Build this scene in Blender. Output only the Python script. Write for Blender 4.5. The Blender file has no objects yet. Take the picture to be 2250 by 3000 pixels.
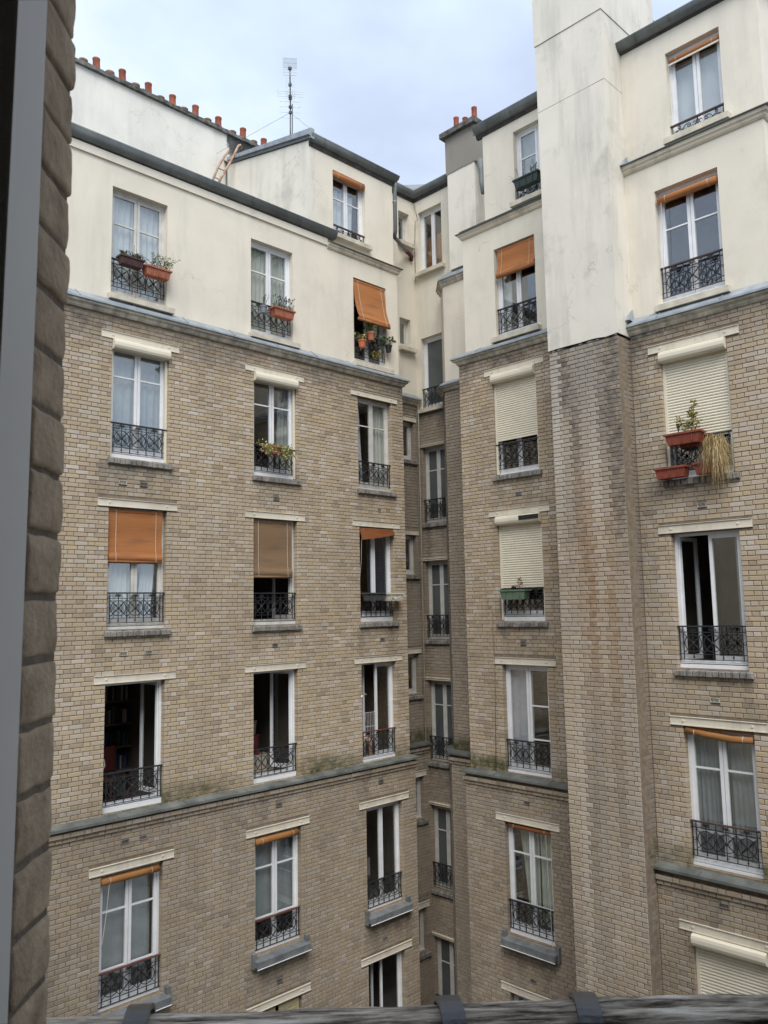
import bpy, bmesh, math, random
import numpy as np
from mathutils import Vector, Matrix, noise

random.seed(7)
rnd = random.Random(11)
C = bpy.context.scene.collection
SC = bpy.context.scene
H0 = 13.0            # the camera's height above the courtyard; everything is laid out camera-relative, then lifted
R = math.radians

# ------------------------------------------------------------------ camera
FPX = 2393.4
_p, _r, _a = R(6.644), R(-1.0534), R(45.414)
_F = np.array([0, math.cos(_p), math.sin(_p)]); _U = np.array([0, -math.sin(_p), math.cos(_p)]); _X = np.array([1., 0, 0])
_X2 = math.cos(_r) * _X + math.sin(_r) * _U; _U2 = -math.sin(_r) * _X + math.cos(_r) * _U
_M = np.array([[math.sin(_a), math.cos(_a), 0], [-math.cos(_a), math.sin(_a), 0], [0, 0, 1.]])
FW, XW, UW = _M @ _F, _M @ _X2, _M @ _U2
cam_d = bpy.data.cameras.new('camera'); cam = bpy.data.objects.new('camera', cam_d); C.objects.link(cam)
cam.matrix_world = Matrix(((XW[0], UW[0], -FW[0], 0), (XW[1], UW[1], -FW[1], 0), (XW[2], UW[2], -FW[2], H0), (0, 0, 0, 1)))
cam_d.sensor_fit = 'HORIZONTAL'; cam_d.sensor_width = 36.0; cam_d.lens = 36.0 * FPX / 2250
cam_d.clip_start = 0.05; cam_d.clip_end = 400
cam_d.dof.use_dof = True; cam_d.dof.focus_distance = 16.5; cam_d.dof.aperture_fstop = 24
SC.camera = cam

def ray(x, y): return FW * FPX + XW * (x - 1125) - UW * (y - 1500)
def at_y(x, y, Y): d = ray(x, y); return d * Y / d[1]
def at_x(x, y, X): d = ray(x, y); return d * X / d[0]
def proj(p):
    p = np.asarray(p, float); z = p @ FW
    return 1125 + FPX * (p @ XW) / z, 1500 - FPX * (p @ UW) / z, z

# ------------------------------------------------------------------ world, sun, exposure
world = bpy.data.worlds.new('World'); SC.world = world; world.use_nodes = True
wn, wl = world.node_tree.nodes, world.node_tree.links
wn.clear()
w_out = wn.new('ShaderNodeOutputWorld'); w_bg = wn.new('ShaderNodeBackground'); w_bg.inputs['Strength'].default_value = 0.1
sky = wn.new('ShaderNodeTexSky'); sky.sky_type = 'NISHITA'; sky.sun_disc = False
SUN_EL, SUN_AZ = R(52), math.atan2(-0.70, -0.62)       # behind the camera, high
sky.sun_elevation = SUN_EL; sky.sun_rotation = R(90) - SUN_AZ
tc = wn.new('ShaderNodeTexCoord')
mp = wn.new('ShaderNodeMapping'); mp.inputs['Scale'].default_value = (1.0, 1.0, 1.7); mp.inputs['Location'].default_value = (0.35, 0.1, 0.2)
n1 = wn.new('ShaderNodeTexNoise'); n1.inputs['Scale'].default_value = 2.6; n1.inputs['Detail'].default_value = 5; n1.inputs['Roughness'].default_value = .5
cr = wn.new('ShaderNodeValToRGB')
cr.color_ramp.elements[0].position = .36; cr.color_ramp.elements[0].color = (4.0, 4.6, 5.95, 1)
cr.color_ramp.elements[1].position = .62; cr.color_ramp.elements[1].color = (6.3, 6.9, 7.7, 1)
e = cr.color_ramp.elements.new(.5); e.color = (4.9, 5.8, 7.0, 1)
mx = wn.new('ShaderNodeMix'); mx.data_type = 'RGBA'; mx.inputs['Factor'].default_value = .93
wl.new(tc.outputs['Generated'], mp.inputs['Vector']); wl.new(mp.outputs['Vector'], n1.inputs['Vector'])
wl.new(n1.outputs['Fac'], cr.inputs['Fac'])
wl.new(sky.outputs['Color'], mx.inputs['A']); wl.new(cr.outputs['Color'], mx.inputs['B'])
wl.new(mx.outputs['Result'], w_bg.inputs['Color']); wl.new(w_bg.outputs['Background'], w_out.inputs['Surface'])
sun_d = bpy.data.lights.new('sun', 'SUN'); sun_d.energy = 2.1; sun_d.angle = R(40); sun_d.color = (1, .965, .91)
sun = bpy.data.objects.new('sun', sun_d); C.objects.link(sun)
sv = Vector((math.cos(SUN_EL) * math.cos(SUN_AZ), math.cos(SUN_EL) * math.sin(SUN_AZ), math.sin(SUN_EL)))
sun.rotation_euler = sv.to_track_quat('Z', 'Y').to_euler(); sun.location = sv * 60
SC.view_settings.view_transform = 'Standard'; SC.view_settings.look = 'None'
SC.view_settings.exposure = 0.74; SC.view_settings.gamma = 1; SC.view_settings.use_curve_mapping = False
SC.render.engine = 'CYCLES'
SC.cycles.max_bounces = 8; SC.cycles.diffuse_bounces = 5; SC.cycles.transparent_max_bounces = 12
SC.cycles.use_denoising = True; SC.cycles.caustics_reflective = False; SC.cycles.caustics_refractive = False

# ------------------------------------------------------------------ materials
MATS = {}
class NT:
    def __init__(s, name):
        s.m = bpy.data.materials.new(name); s.m.use_nodes = True
        s.n, s.l = s.m.node_tree.nodes, s.m.node_tree.links; s.n.clear()
        s.out = s.n.new('ShaderNodeOutputMaterial'); MATS[name] = s.m
    def new(s, t, **kw):
        o = s.n.new(t)
        for k, v in kw.items():
            if k in o.inputs: o.inputs[k].default_value = v
            else: setattr(o, k, v)
        return o
    def link(s, a, b): s.l.new(a, b)
    def pos(s, scale=(1, 1, 1)):
        g = s.new('ShaderNodeNewGeometry'); v = s.new('ShaderNodeVectorMath', operation='MULTIPLY')
        s.link(g.outputs['Position'], v.inputs[0]); v.inputs[1].default_value = scale
        return v.outputs[0]
    def noise(s, scale, detail=4, rough=.55, sc=(1, 1, 1), vec=None):
        t = s.new('ShaderNodeTexNoise', Scale=scale, Detail=detail, Roughness=rough)
        s.link(vec if vec is not None else s.pos(sc), t.inputs['Vector']); return t.outputs['Fac']
    def ramp(s, fac, stops, interp='LINEAR'):
        r = s.new('ShaderNodeValToRGB'); r.color_ramp.interpolation = interp
        el = r.color_ramp.elements
        while len(el) > 1: el.remove(el[-1])
        el[0].position = stops[0][0]; el[0].color = col(stops[0][1])
        for p, c in stops[1:]:
            q = el.new(p); q.color = col(c)
        s.link(fac, r.inputs['Fac']); return r.outputs['Color']
    def mix(s, fac, a, b, mode='MIX'):
        m = s.new('ShaderNodeMix', data_type='RGBA', blend_type=mode)
        for sock, v in ((m.inputs['Factor'], fac), (m.inputs['A'], a), (m.inputs['B'], b)):
            if hasattr(v, 'is_output'): s.link(v, sock)
            elif isinstance(v, (int, float)): sock.default_value = v
            else: sock.default_value = col(v)
        return m.outputs['Result']
    def math(s, op, a, b=None, clamp=False):
        m = s.new('ShaderNodeMath', operation=op); m.use_clamp = clamp
        for i, v in enumerate((a, b)):
            if v is None: continue
            if hasattr(v, 'is_output'): s.link(v, m.inputs[i])
            else: m.inputs[i].default_value = v
        return m.outputs[0]
    def bsdf(s, color, rough=.8, metal=0, bump=None, bump_d=.004, spec=.5, **kw):
        b = s.new('ShaderNodeBsdfPrincipled', Metallic=metal)
        b.inputs['Specular IOR Level'].default_value = spec
        for sock, v in ((b.inputs['Base Color'], color), (b.inputs['Roughness'], rough)):
            if hasattr(v, 'is_output'): s.link(v, sock)
            elif isinstance(v, (int, float)): sock.default_value = v
            else: sock.default_value = col(v)
        for k, v in kw.items(): b.inputs[k.replace('_', ' ')].default_value = v
        if bump is not None:
            bp = s.new('ShaderNodeBump', Strength=1.0, Distance=bump_d)
            s.link(bump, bp.inputs['Height']); s.link(bp.outputs['Normal'], b.inputs['Normal'])
        s.link(b.outputs['BSDF'], s.out.inputs['Surface']); return b
def col(c):
    return (c, c, c, 1) if isinstance(c, (int, float)) else (tuple(c) + (1,))[:4]

def mat_brick():
    t = NT('tan_brick')
    g = t.new('ShaderNodeNewGeometry'); oi = t.new('ShaderNodeObjectInfo')
    r = t.math('FRACT', t.math('ADD', g.outputs['Random Per Island'], oi.outputs['Random']))
    base = t.ramp(r, [(0, (.25, .185, .12)), (.07, (.36, .27, .175)), (.2, (.46, .35, .215)), (.36, (.52, .40, .235)), (.5, (.56, .43, .25)), (.60, (.51, .40, .265)),
                      (.70, (.52, .43, .315)), (.80, (.57, .49, .38)), (.88, (.53, .47, .395)), (.95, (.64, .56, .465)), (1, (.70, .62, .53))])
    fine = t.noise(34, 5, .65)
    base = t.mix(t.math('MULTIPLY', t.ramp(fine, [(.3, 0), (.75, 1)]), .30), base, (.22, .165, .11))
    soft = t.noise(9, 3, .5)
    base = t.mix(t.math('MULTIPLY', t.ramp(soft, [(.45, 0), (.7, 1)]), .25), base, (.50, .42, .31))
    fa = t.new('ShaderNodeAttribute', attribute_type='OBJECT'); fa.attribute_name = 'fade'; fd = t.new('ShaderNodeAttribute', attribute_type='OBJECT'); fd.attribute_name = 'dirt_shade'
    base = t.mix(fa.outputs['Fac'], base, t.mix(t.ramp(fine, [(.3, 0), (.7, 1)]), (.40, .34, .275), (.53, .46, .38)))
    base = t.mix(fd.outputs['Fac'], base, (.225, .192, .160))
    # wide weathering, drawn out vertically
    wide = t.noise(.9, 4, .6, (1, 1, .45))
    base = t.mix(t.math('MULTIPLY', t.ramp(wide, [(.44, 0), (.66, 1)]), .42), base, (.29, .235, .175))
    st = t.new('ShaderNodeAttribute'); st.attribute_name = 'stain'
    s = t.new('ShaderNodeSeparateColor'); t.link(st.outputs['Color'], s.inputs[0])
    s2 = t.new('ShaderNodeSeparateColor'); t.link(oi.outputs['Color'], s2.inputs[0])
    blot = t.ramp(t.noise(7, 4, .6), [(.33, .35), (.62, 1)])
    def amt(i, k): return t.math('MULTIPLY', t.math('MULTIPLY', t.math('ADD', s.outputs[i], s2.outputs[i], True), blot), k)
    base = t.mix(amt(0, .9), base, (.10, .095, .09))
    base = t.mix(amt(1, .8), base, (.25, .14, .065))
    base = t.mix(amt(2, 1.0), base, (.07, .075, .028))
    pa = t.new('ShaderNodeAttribute'); pa.attribute_name = 'pale'
    al = t.math('MULTIPLY', t.math('ADD', pa.outputs['Fac'], oi.outputs['Alpha'], True), t.math('MULTIPLY', blot, .75))
    base = t.mix(al, base, (.58, .54, .48))
    t.bsdf(base, .9, bump=t.noise(60, 6, .65), bump_d=.004, spec=.25)
mat_brick()

def mat_simple(name, c1, c2, scale=6, rough=.8, bump=None, bump_d=.002, sc=(1, 1, 1), lo=.35, hi=.7, spec=.4, metal=0, **kw):
    t = NT(name); f = t.noise(scale, 5, .6, sc)
    b = t.noise(bump, 5, .6) if bump else None
    t.bsdf(t.ramp(f, [(lo, c1), (hi, c2)]), rough, metal, b, bump_d, spec, **kw); return t
mat_simple('mortar', (.17, .132, .095), (.27, .215, .155), 11, .95, 50, .004)

def mat_plaster(name, c, grey, streak=.35, patch=.3, soot=None):
    t = NT(name)
    b = t.mix(t.ramp(t.noise(1.1, 5, .6), [(.35, 0), (.72, 1)]), c, tuple(x * .9 for x in c))
    s1 = t.ramp(t.noise(2.4, 6, .7, (1, 1, .13)), [(.5, 0), (.74, 1)])
    b = t.mix(t.math('MULTIPLY', s1, streak), b, grey)
    p1 = t.ramp(t.noise(.75, 6, .68), [(.54, 0), (.72, 1)])
    b = t.mix(t.math('MULTIPLY', p1, patch), b, tuple(x * .8 for x in grey))
    sp = t.ramp(t.noise(16, 6, .75), [(.66, 0), (.8, 1)])
    b = t.mix(t.math('MULTIPLY', sp, .22), b, tuple(x * .55 for x in grey))
    vo = t.new('ShaderNodeTexVoronoi', Scale=.85); vo.feature = 'DISTANCE_TO_EDGE'
    wv = t.new('ShaderNodeVectorMath', operation='ADD'); nn = t.new('ShaderNodeTexNoise', Scale=2.2, Detail=6.0, Roughness=.65); t.link(t.pos(), nn.inputs['Vector'])
    sc_ = t.new('ShaderNodeVectorMath', operation='SCALE'); sc_.inputs['Scale'].default_value = .9; t.link(nn.outputs['Color'], sc_.inputs[0]); t.link(t.pos(), wv.inputs[0]); t.link(sc_.outputs[0], wv.inputs[1]); t.link(wv.outputs[0], vo.inputs['Vector'])
    ck = t.math('MULTIPLY', t.ramp(vo.outputs['Distance'], [(0, 1), (.0075, 0)]), t.ramp(t.noise(.55, 3), [(.54, 0), (.62, .55)]))
    b = t.mix(ck, b, tuple(x * .38 for x in grey))
    if soot:
        g = t.new('ShaderNodeNewGeometry'); sx = t.new('ShaderNodeSeparateXYZ'); t.link(g.outputs['Position'], sx.inputs[0])
        edge = t.math('ADD', sx.outputs[0], t.math('MULTIPLY', t.noise(3, 4), .4))
        k = t.new('ShaderNodeMapRange'); k.inputs[1].default_value = soot; k.inputs[2].default_value = soot + .06; t.link(edge, k.inputs[0])
        b = t.mix(t.math('MULTIPLY', k.outputs[0], t.ramp(t.noise(4, 4), [(.3, .75), (.7, 1)])), b, (.03, .03, .033))
    t.bsdf(b, .92, bump=t.noise(90, 6, .7), bump_d=.0035, spec=.2)
mat_plaster('cream_plaster', (.765, .71, .60), (.52, .495, .44), .42, .28)
mat_plaster('pale_plaster', (.75, .71, .625), (.42, .405, .365), .6, .6)
mat_plaster('party_plaster', (.77, .745, .675), (.52, .52, .50), .5, .35, soot=11.0)
mat_plaster('dark_plaster', (.27, .25, .215), (.18, .17, .16), .4, .4)
mat_simple('cornice_stone', (.33, .31, .265), (.70, .655, .55), 7, .9, 40, .004, (1, 1, .35))
mat_plaster('cornice_cream', (.72, .65, .52), (.22, .21, .19), .75, .3)
mat_simple('sill_plaster', (.50, .46, .38), (.74, .68, .55), 4, .9, 50, .003)
mat_simple('sill_brick_grey', (.13, .12, .11), (.33, .31, .285), 9, .9, 40, .005, (1, 1, .4))
mat_simple('zinc', (.235, .265, .295), (.37, .405, .435), 4, .5, 20, .0015, metal=.25, spec=.5)
mat_simple('zinc_sill', (.13, .14, .148), (.235, .25, .258), 5, .55, 20, .0015, metal=.15)
mat_simple('zinc_dark', (.12, .134, .133), (.205, .222, .218), 3, .55, 20, .0015, (1, 1, .4), metal=.15)
mat_simple('ledge_zinc', (.085, .092, .085), (.19, .20, .185), 3, .6, 20, .002, metal=.1)
mat_simple('gutter_board', (.028, .026, .026), (.075, .062, .055), 5, .8)
mat_plaster('lintel_paint', (.72, .665, .55), (.42, .36, .28), .7, .35)
mat_simple('shutter_cream', (.69, .64, .515), (.75, .70, .57), 3, .45)
mat_simple('white_frame', (.70, .715, .735), (.82, .83, .85), 4, .4, lo=.3)
mat_simple('aged_frame', (.50, .49, .46), (.68, .66, .62), 6, .6, lo=.3)
mat_simple('wrought_iron', (.012, .013, .016), (.034, .036, .042), 10, .45, 60, .001, spec=.5)
mat_simple('red_handrail', (.10, .035, .03), (.16, .06, .05), 8, .5)
mat_simple('brown_handrail', (.05, .03, .025), (.10, .06, .045), 8, .5)
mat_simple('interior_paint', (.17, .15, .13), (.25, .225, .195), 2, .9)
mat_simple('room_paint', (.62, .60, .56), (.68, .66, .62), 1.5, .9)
mat_simple('curtain_white', (.66, .67, .68), (.78, .79, .79), 3, .9)
mat_simple('curtain_cream', (.66, .66, .60), (.78, .77, .70), 3, .9)
mat_simple('curtain_grey', (.30, .33, .34), (.42, .45, .46), 3, .9)
mat_simple('curtain_lilac', (.54, .53, .60), (.64, .63, .70), 2, .9)
mat_simple('curtain_green', (.46, .50, .44), (.56, .60, .53), 2, .9)
mat_simple('curtain_navy', (.012, .016, .035), (.03, .036, .07), 4, .9)
mat_simple('terracotta_pot', (.30, .095, .055), (.42, .16, .09), 8, .75)
mat_simple('red_pot', (.20, .045, .026), (.27, .068, .04), 8, .55)
mat_simple('orange_pot', (.48, .13, .06), (.56, .17, .08), 8, .55)
mat_simple('brown_pot', (.055, .026, .026), (.10, .045, .042), 8, .6)
mat_simple('dark_pot', (.012, .013, .015), (.03, .031, .034), 8, .5)
mat_simple('grey_pot', (.05, .054, .058), (.085, .09, .095), 8, .5)
mat_simple('slate_pot', (.14, .15, .17), (.22, .24, .26), 8, .5)
mat_simple('cream_pot', (.58, .55, .46), (.70, .66, .56), 8, .7)
mat_simple('green_pot', (.10, .15, .105), (.15, .215, .15), 8, .5)
mat_simple('dark_green_pot', (.022, .036, .03), (.045, .065, .055), 8, .5)
mat_simple('soil', (.03, .022, .015), (.06, .045, .03), 20, .95)
mat_simple('chimney_clay', (.20, .055, .032), (.36, .105, .055), 7, .85, 30, .002, (1, 1, .5))
mat_simple('chimney_clay_old', (.14, .10, .085), (.30, .17, .135), 9, .9, 30, .002)
mat_simple('coping_stone', (.045, .045, .04), (.20, .195, .175), 7, .95, 25, .01)
mat_simple('antenna_metal', (.10, .10, .11), (.19, .19, .20), 9, .4, metal=.4)
mat_simple('antenna_pale', (.42, .44, .47), (.55, .57, .60), 9, .4, metal=.2)
mat_simple('rusty_paint', (.30, .15, .085), (.55, .45, .34), 7, .8)
mat_simple('pipe_tan', (.25, .20, .135), (.36, .29, .20), 6, .7)
mat_simple('pipe_red', (.10, .028, .026), (.16, .05, .045), 8, .6)
mat_simple('courtyard_paving', (.10, .095, .085), (.18, .17, .155), 1.2, .9)
mat_simple('roof_zinc', (.16, .175, .185), (.26, .28, .29), 1.2, .5)
mat_simple('roof_tile', (.05, .045, .04), (.12, .10, .085), 9, .9)
mat_simple('near_frame', (.56, .54, .515), (.62, .60, .57), 3, .55, lo=.3)
mat_simple('near_frame_dark', (.60, .60, .62), (.66, .66, .68), 3, .6)
mat_simple('black_iron', (.022, .023, .027), (.07, .072, .08), 14, .34, 70, .0015, spec=.7)
mat_simple('sofa_beige', (.42, .38, .30), (.52, .47, .38), 5, .9)
mat_simple('dark_wood', (.035, .02, .014), (.07, .04, .026), 8, .5)
mat_simple('cabinet_wood', (.42, .19, .085), (.55, .27, .13), 4, .6, sc=(1, 1, .3))
mat_simple('red_cloth', (.09, .014, .015), (.13, .022, .02), 8, .9)
mat_simple('skin', (.42, .25, .17), (.48, .30, .21), 8, .6)
mat_simple('black_hair', (.01, .008, .007), (.02, .016, .014), 8, .6)
mat_simple('blue_cloth', (.03, .05, .13), (.05, .075, .18), 8, .9)
mat_simple('white_ceramic', (.70, .69, .66), (.78, .77, .73), 4, .3)
mat_simple('yellow_shutter', (.46, .39, .23), (.56, .48, .30), 5, .6)
mat_simple('near_brick', (.27, .20, .135), (.56, .44, .31), 22, .92, 90, .004, lo=.25, hi=.75)
mat_simple('near_mortar', (.13, .105, .08), (.22, .18, .135), 40, .95, 90, .004)
mat_simple('facade_render', (.30, .26, .20), (.38, .33, .26), 1.5, .9)

def mat_leaf(name, stops, rough=.6):
    t = NT(name); g = t.new('ShaderNodeNewGeometry')
    c = t.ramp(g.outputs['Random Per Island'], stops)
    b = t.new('ShaderNodeBsdfPrincipled', Roughness=rough); t.link(c, b.inputs['Base Color'])
    tr = t.new('ShaderNodeBsdfTranslucent'); t.link(c, tr.inputs['Color'])
    m = t.new('ShaderNodeMixShader'); m.inputs[0].default_value = .25
    t.link(b.outputs[0], m.inputs[1]); t.link(tr.outputs[0], m.inputs[2]); t.link(m.outputs[0], t.out.inputs['Surface'])
mat_leaf('leaf_green', [(0, (.035, .07, .02)), (.5, (.07, .12, .035)), (1, (.12, .17, .05))])
mat_leaf('leaf_light', [(0, (.09, .12, .04)), (.5, (.19, .21, .08)), (1, (.30, .29, .12))])
mat_leaf('leaf_variegated', [(0, (.13, .16, .04)), (.4, (.34, .33, .11)), (.75, (.50, .45, .20)), (1, (.60, .55, .33))])
mat_leaf('leaf_grey', [(0, (.06, .085, .06)), (1, (.14, .17, .12))])
mat_leaf('leaf_maple', [(0, (.13, .12, .025)), (.5, (.27, .24, .05)), (1, (.42, .33, .08))])
mat_leaf('leaf_brown', [(0, (.16, .06, .03)), (1, (.34, .16, .085))])
mat_leaf('leaf_straw', [(0, (.28, .19, .08)), (.5, (.50, .38, .18)), (1, (.68, .56, .33))])
mat_leaf('petal_yellow', [(0, (.55, .38, .06)), (.6, (.60, .50, .18)), (1, (.55, .22, .10))])
mat_leaf('lavender_head', [(0, (.02, .018, .03)), (1, (.06, .05, .10))])
mat_leaf('succulent', [(0, (.16, .27, .22)), (1, (.30, .42, .36))])
mat_leaf('twig', [(0, (.05, .035, .02)), (1, (.10, .075, .045))])

def mat_blind(name, a, b, dirt_shade):
    t = NT(name); tcn = t.new('ShaderNodeTexCoord')
    v = t.new('ShaderNodeVectorMath', operation='MULTIPLY'); t.link(tcn.outputs['Object'], v.inputs[0]); v.inputs[1].default_value = (3, 3, 160)
    f = t.noise(1, 3, .6, vec=v.outputs[0])
    c = t.ramp(f, [(.25, a), (.75, b)])
    v2 = t.new('ShaderNodeVectorMath', operation='MULTIPLY'); t.link(tcn.outputs['Object'], v2.inputs[0]); v2.inputs[1].default_value = (1.2, 1.2, 9)
    c = t.mix(t.math('MULTIPLY', t.ramp(t.noise(1, 3, .5, vec=v2.outputs[0]), [(.52, 0), (.68, 1)]), .5), c, dirt_shade)
    w = t.new('ShaderNodeTexWave', Scale=45.0); w.bands_direction = 'Z'; t.link(tcn.outputs['Object'], w.inputs['Vector'])
    t.bsdf(c, .6, bump=w.outputs['Fac'], bump_d=.002, spec=.3)
mat_blind('bamboo_orange', (.37, .14, .045), (.50, .205, .072), (.20, .10, .06))
mat_blind('bamboo_amber', (.28, .125, .04), (.37, .175, .06), (.18, .10, .05))
mat_blind('bamboo_brown', (.215, .13, .072), (.30, .195, .115), (.15, .105, .07))
mat_blind('bamboo_rust', (.22, .07, .022), (.36, .14, .05), (.12, .05, .03))

def mat_glass(name, tint=(1, 1, 1), boost=1.0):
    t = NT(name)
    g = t.new('ShaderNodeNewGeometry'); dt = t.new('ShaderNodeVectorMath', operation='DOT_PRODUCT')
    t.link(g.outputs['Incoming'], dt.inputs[0]); t.link(g.outputs['Normal'], dt.inputs[1])
    k = t.math('POWER', t.math('SUBTRACT', 1.0, t.math('ABSOLUTE', dt.outputs['Value']), True), 5.0)
    fr_ = t.math('ADD', t.math('MULTIPLY', k, .95), .05 * boost, True)
    tr = t.new('ShaderNodeBsdfTransparent'); tr.inputs[0].default_value = col(tint)
    gl = t.new('ShaderNodeBsdfGlossy', Roughness=.015); gl.inputs[0].default_value = (1, 1, 1, 1)
    n = t.noise(2.3, 2, .5)
    bp = t.new('ShaderNodeBump', Strength=.05, Distance=.01); t.link(n, bp.inputs['Height']); t.link(bp.outputs[0], gl.inputs['Normal'])
    m = t.new('ShaderNodeMixShader'); t.link(fr_, m.inputs[0])
    t.link(tr.outputs[0], m.inputs[1]); t.link(gl.outputs[0], m.inputs[2]); t.link(m.outputs[0], t.out.inputs['Surface'])
mat_glass('window_glass', (.93, .95, .95), 2.5)
def mat_frosted():
    t = NT('frosted_glass')
    t.bsdf(t.ramp(t.noise(1.3, 3, .5), [(.3, (.075, .085, .09)), (.7, (.115, .125, .13))]), .22, spec=.55)
mat_frosted()
def mat_lamp():
    t = NT('lit_bulb'); e = t.new('ShaderNodeEmission', Strength=9.0); e.inputs[0].default_value = (1, .82, .55, 1)
    t.link(e.outputs[0], t.out.inputs['Surface'])
mat_lamp()
def mat_wood():
    t = NT('weathered_wood'); tcn = t.new('ShaderNodeTexCoord')
    def st(sx, sy):
        v = t.new('ShaderNodeVectorMath', operation='MULTIPLY'); t.link(tcn.outputs['Object'], v.inputs[0]); v.inputs[1].default_value = (sx, sy, sy); return v.outputs[0]
    a = t.noise(1, 6, .7, vec=st(11, 95)); b = t.noise(1, 5, .65, vec=st(5, 40))
    f = t.math('ADD', t.math('MULTIPLY', a, .6), t.math('MULTIPLY', b, .4))
    c = t.ramp(f, [(.40, (.025, .02, .016)), (.455, (.22, .185, .15)), (.52, (.52, .465, .39)), (.60, (.82, .77, .69))])
    t.bsdf(c, .9, bump=f, bump_d=.006, spec=.2)
mat_wood()

# ------------------------------------------------------------------ mesh helpers
class MB:
    def __init__(s): s.v, s.f, s.mi = [], [], []
    def add(s, vs, fs):
        k = len(s.v); s.v.extend([tuple(map(float, p)) for p in vs]); s.f.extend([tuple(i + k for i in f) for f in fs]); return s
    def box(s, x0, x1, y0, y1, z0, z1):
        return s.add([(x0, y0, z0), (x1, y0, z0), (x1, y1, z0), (x0, y1, z0), (x0, y0, z1), (x1, y0, z1), (x1, y1, z1), (x0, y1, z1)],
                     [(0, 3, 2, 1), (4, 5, 6, 7), (0, 1, 5, 4), (1, 2, 6, 5), (2, 3, 7, 6), (3, 0, 4, 7)])
    def quad(s, a, b, c, d): return s.add([a, b, c, d], [(0, 1, 2, 3)])
    def tube(s, pts, r, n=5, closed=False, cap=True):
        pts = [Vector(p) for p in pts]; N = len(pts); rings = []
        rr = r if isinstance(r, (list, tuple)) else [r] * N
        up0 = None
        for i, p in enumerate(pts):
            if closed: d = pts[(i + 1) % N] - pts[i - 1]
            else: d = pts[min(i + 1, N - 1)] - pts[max(i - 1, 0)]
            if d.length < 1e-9: d = Vector((0, 0, 1))
            d.normalize()
            if up0 is None:
                up0 = Vector((0, 0, 1)) if abs(d.z) < .9 else Vector((1, 0, 0))
            a = d.cross(up0)
            if a.length < 1e-4: a = d.orthogonal()
            a.normalize(); b = a.cross(d); up0 = b
            rings.append([p + (a * math.cos(2 * math.pi * j / n + math.pi / 4) + b * math.sin(2 * math.pi * j / n + math.pi / 4)) * rr[i] for j in range(n)])
        vs = [q for rg in rings for q in rg]; fs = []
        for i in range(N if closed else N - 1):
            k = (i + 1) % N
            for j in range(n):
                j2 = (j + 1) % n; fs.append((i * n + j, i * n + j2, k * n + j2, k * n + j))
        if not closed and cap:
            fs.append(tuple(range(n - 1, -1, -1))); fs.append(tuple((N - 1) * n + j for j in range(n)))
        return s.add(vs, fs)
    def lathe(s, prof, n=16, c=(0, 0, 0)):
        vs = [(c[0] + r * math.cos(2 * math.pi * j / n), c[1] + r * math.sin(2 * math.pi * j / n), c[2] + z) for r, z in prof for j in range(n)]
        fs = [(i * n + j, i * n + (j + 1) % n, (i + 1) * n + (j + 1) % n, (i + 1) * n + j) for i in range(len(prof) - 1) for j in range(n)]
        return s.add(vs, fs)
    def ball(s, c, r, n=8, m=5, sc=(1, 1, 1)):
        prof = [(max(1e-4, math.sin(math.pi * i / m)) * r, -math.cos(math.pi * i / m) * r * sc[2]) for i in range(m + 1)]
        k = len(s.v); s.lathe(prof, n, c)
        if sc[0] != 1 or sc[1] != 1:
            for i in range(k, len(s.v)):
                x, y, z = s.v[i]; s.v[i] = (c[0] + (x - c[0]) * sc[0], c[1] + (y - c[1]) * sc[1], z)
        return s
    def mesh(s, name, mat, smooth=False):
        me = bpy.data.meshes.new(name); me.from_pydata(s.v, [], s.f)
        if isinstance(mat, str): mat = [mat]
        for m in mat: me.materials.append(MATS[m])
        if s.mi: me.polygons.foreach_set('material_index', s.mi)
        if smooth: me.polygons.foreach_set('use_smooth', [True] * len(me.polygons))
        me.update(); return me

def obj(name, me, parent=None, loc=(0, 0, 0), rot=0.0, scale=None, rot3=None):
    o = bpy.data.objects.new(name, me); C.objects.link(o)
    o.location = loc; o.rotation_euler = rot3 if rot3 else (0, 0, rot)
    if scale: o.scale = scale
    if parent is not None: o.parent = parent
    return o
def tag(o, label, cat, group=None, kind=None):
    o['label'] = label; o['category'] = cat
    if group: o['group'] = group
    if kind: o['kind'] = kind
    return o
def thing(name, label, cat, loc=(0, 0, 0), rot=0.0, group=None):
    return tag(obj(name, None, None, loc, rot), label, cat, group)
def struct(name, me, loc=(0, 0, 0), rot=0.0):
    o = obj(name, me, None, loc, rot); o['kind'] = 'structure'; return o

class Frame:                      # a wall plane: u to the right as seen from the court, v into the wall, z up
    def __init__(s, x, y, rot): s.x, s.y, s.rot = x, y, R(rot); s.c, s.s = math.cos(s.rot), math.sin(s.rot)
    def pt(s, u, v, z): return (s.x + s.c * u - s.s * v, s.y + s.s * u + s.c * v, z)
    def off(s, d): return Frame(s.x + s.s * d, s.y - s.c * d, math.degrees(s.rot))     # the same plane moved d towards the court
def FL(y): return Frame(0, y, 0)            # faces -Y (left wing), u = x
def FR(x): return Frame(x, 0, -90)          # faces -X (right wing), u = -y

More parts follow.
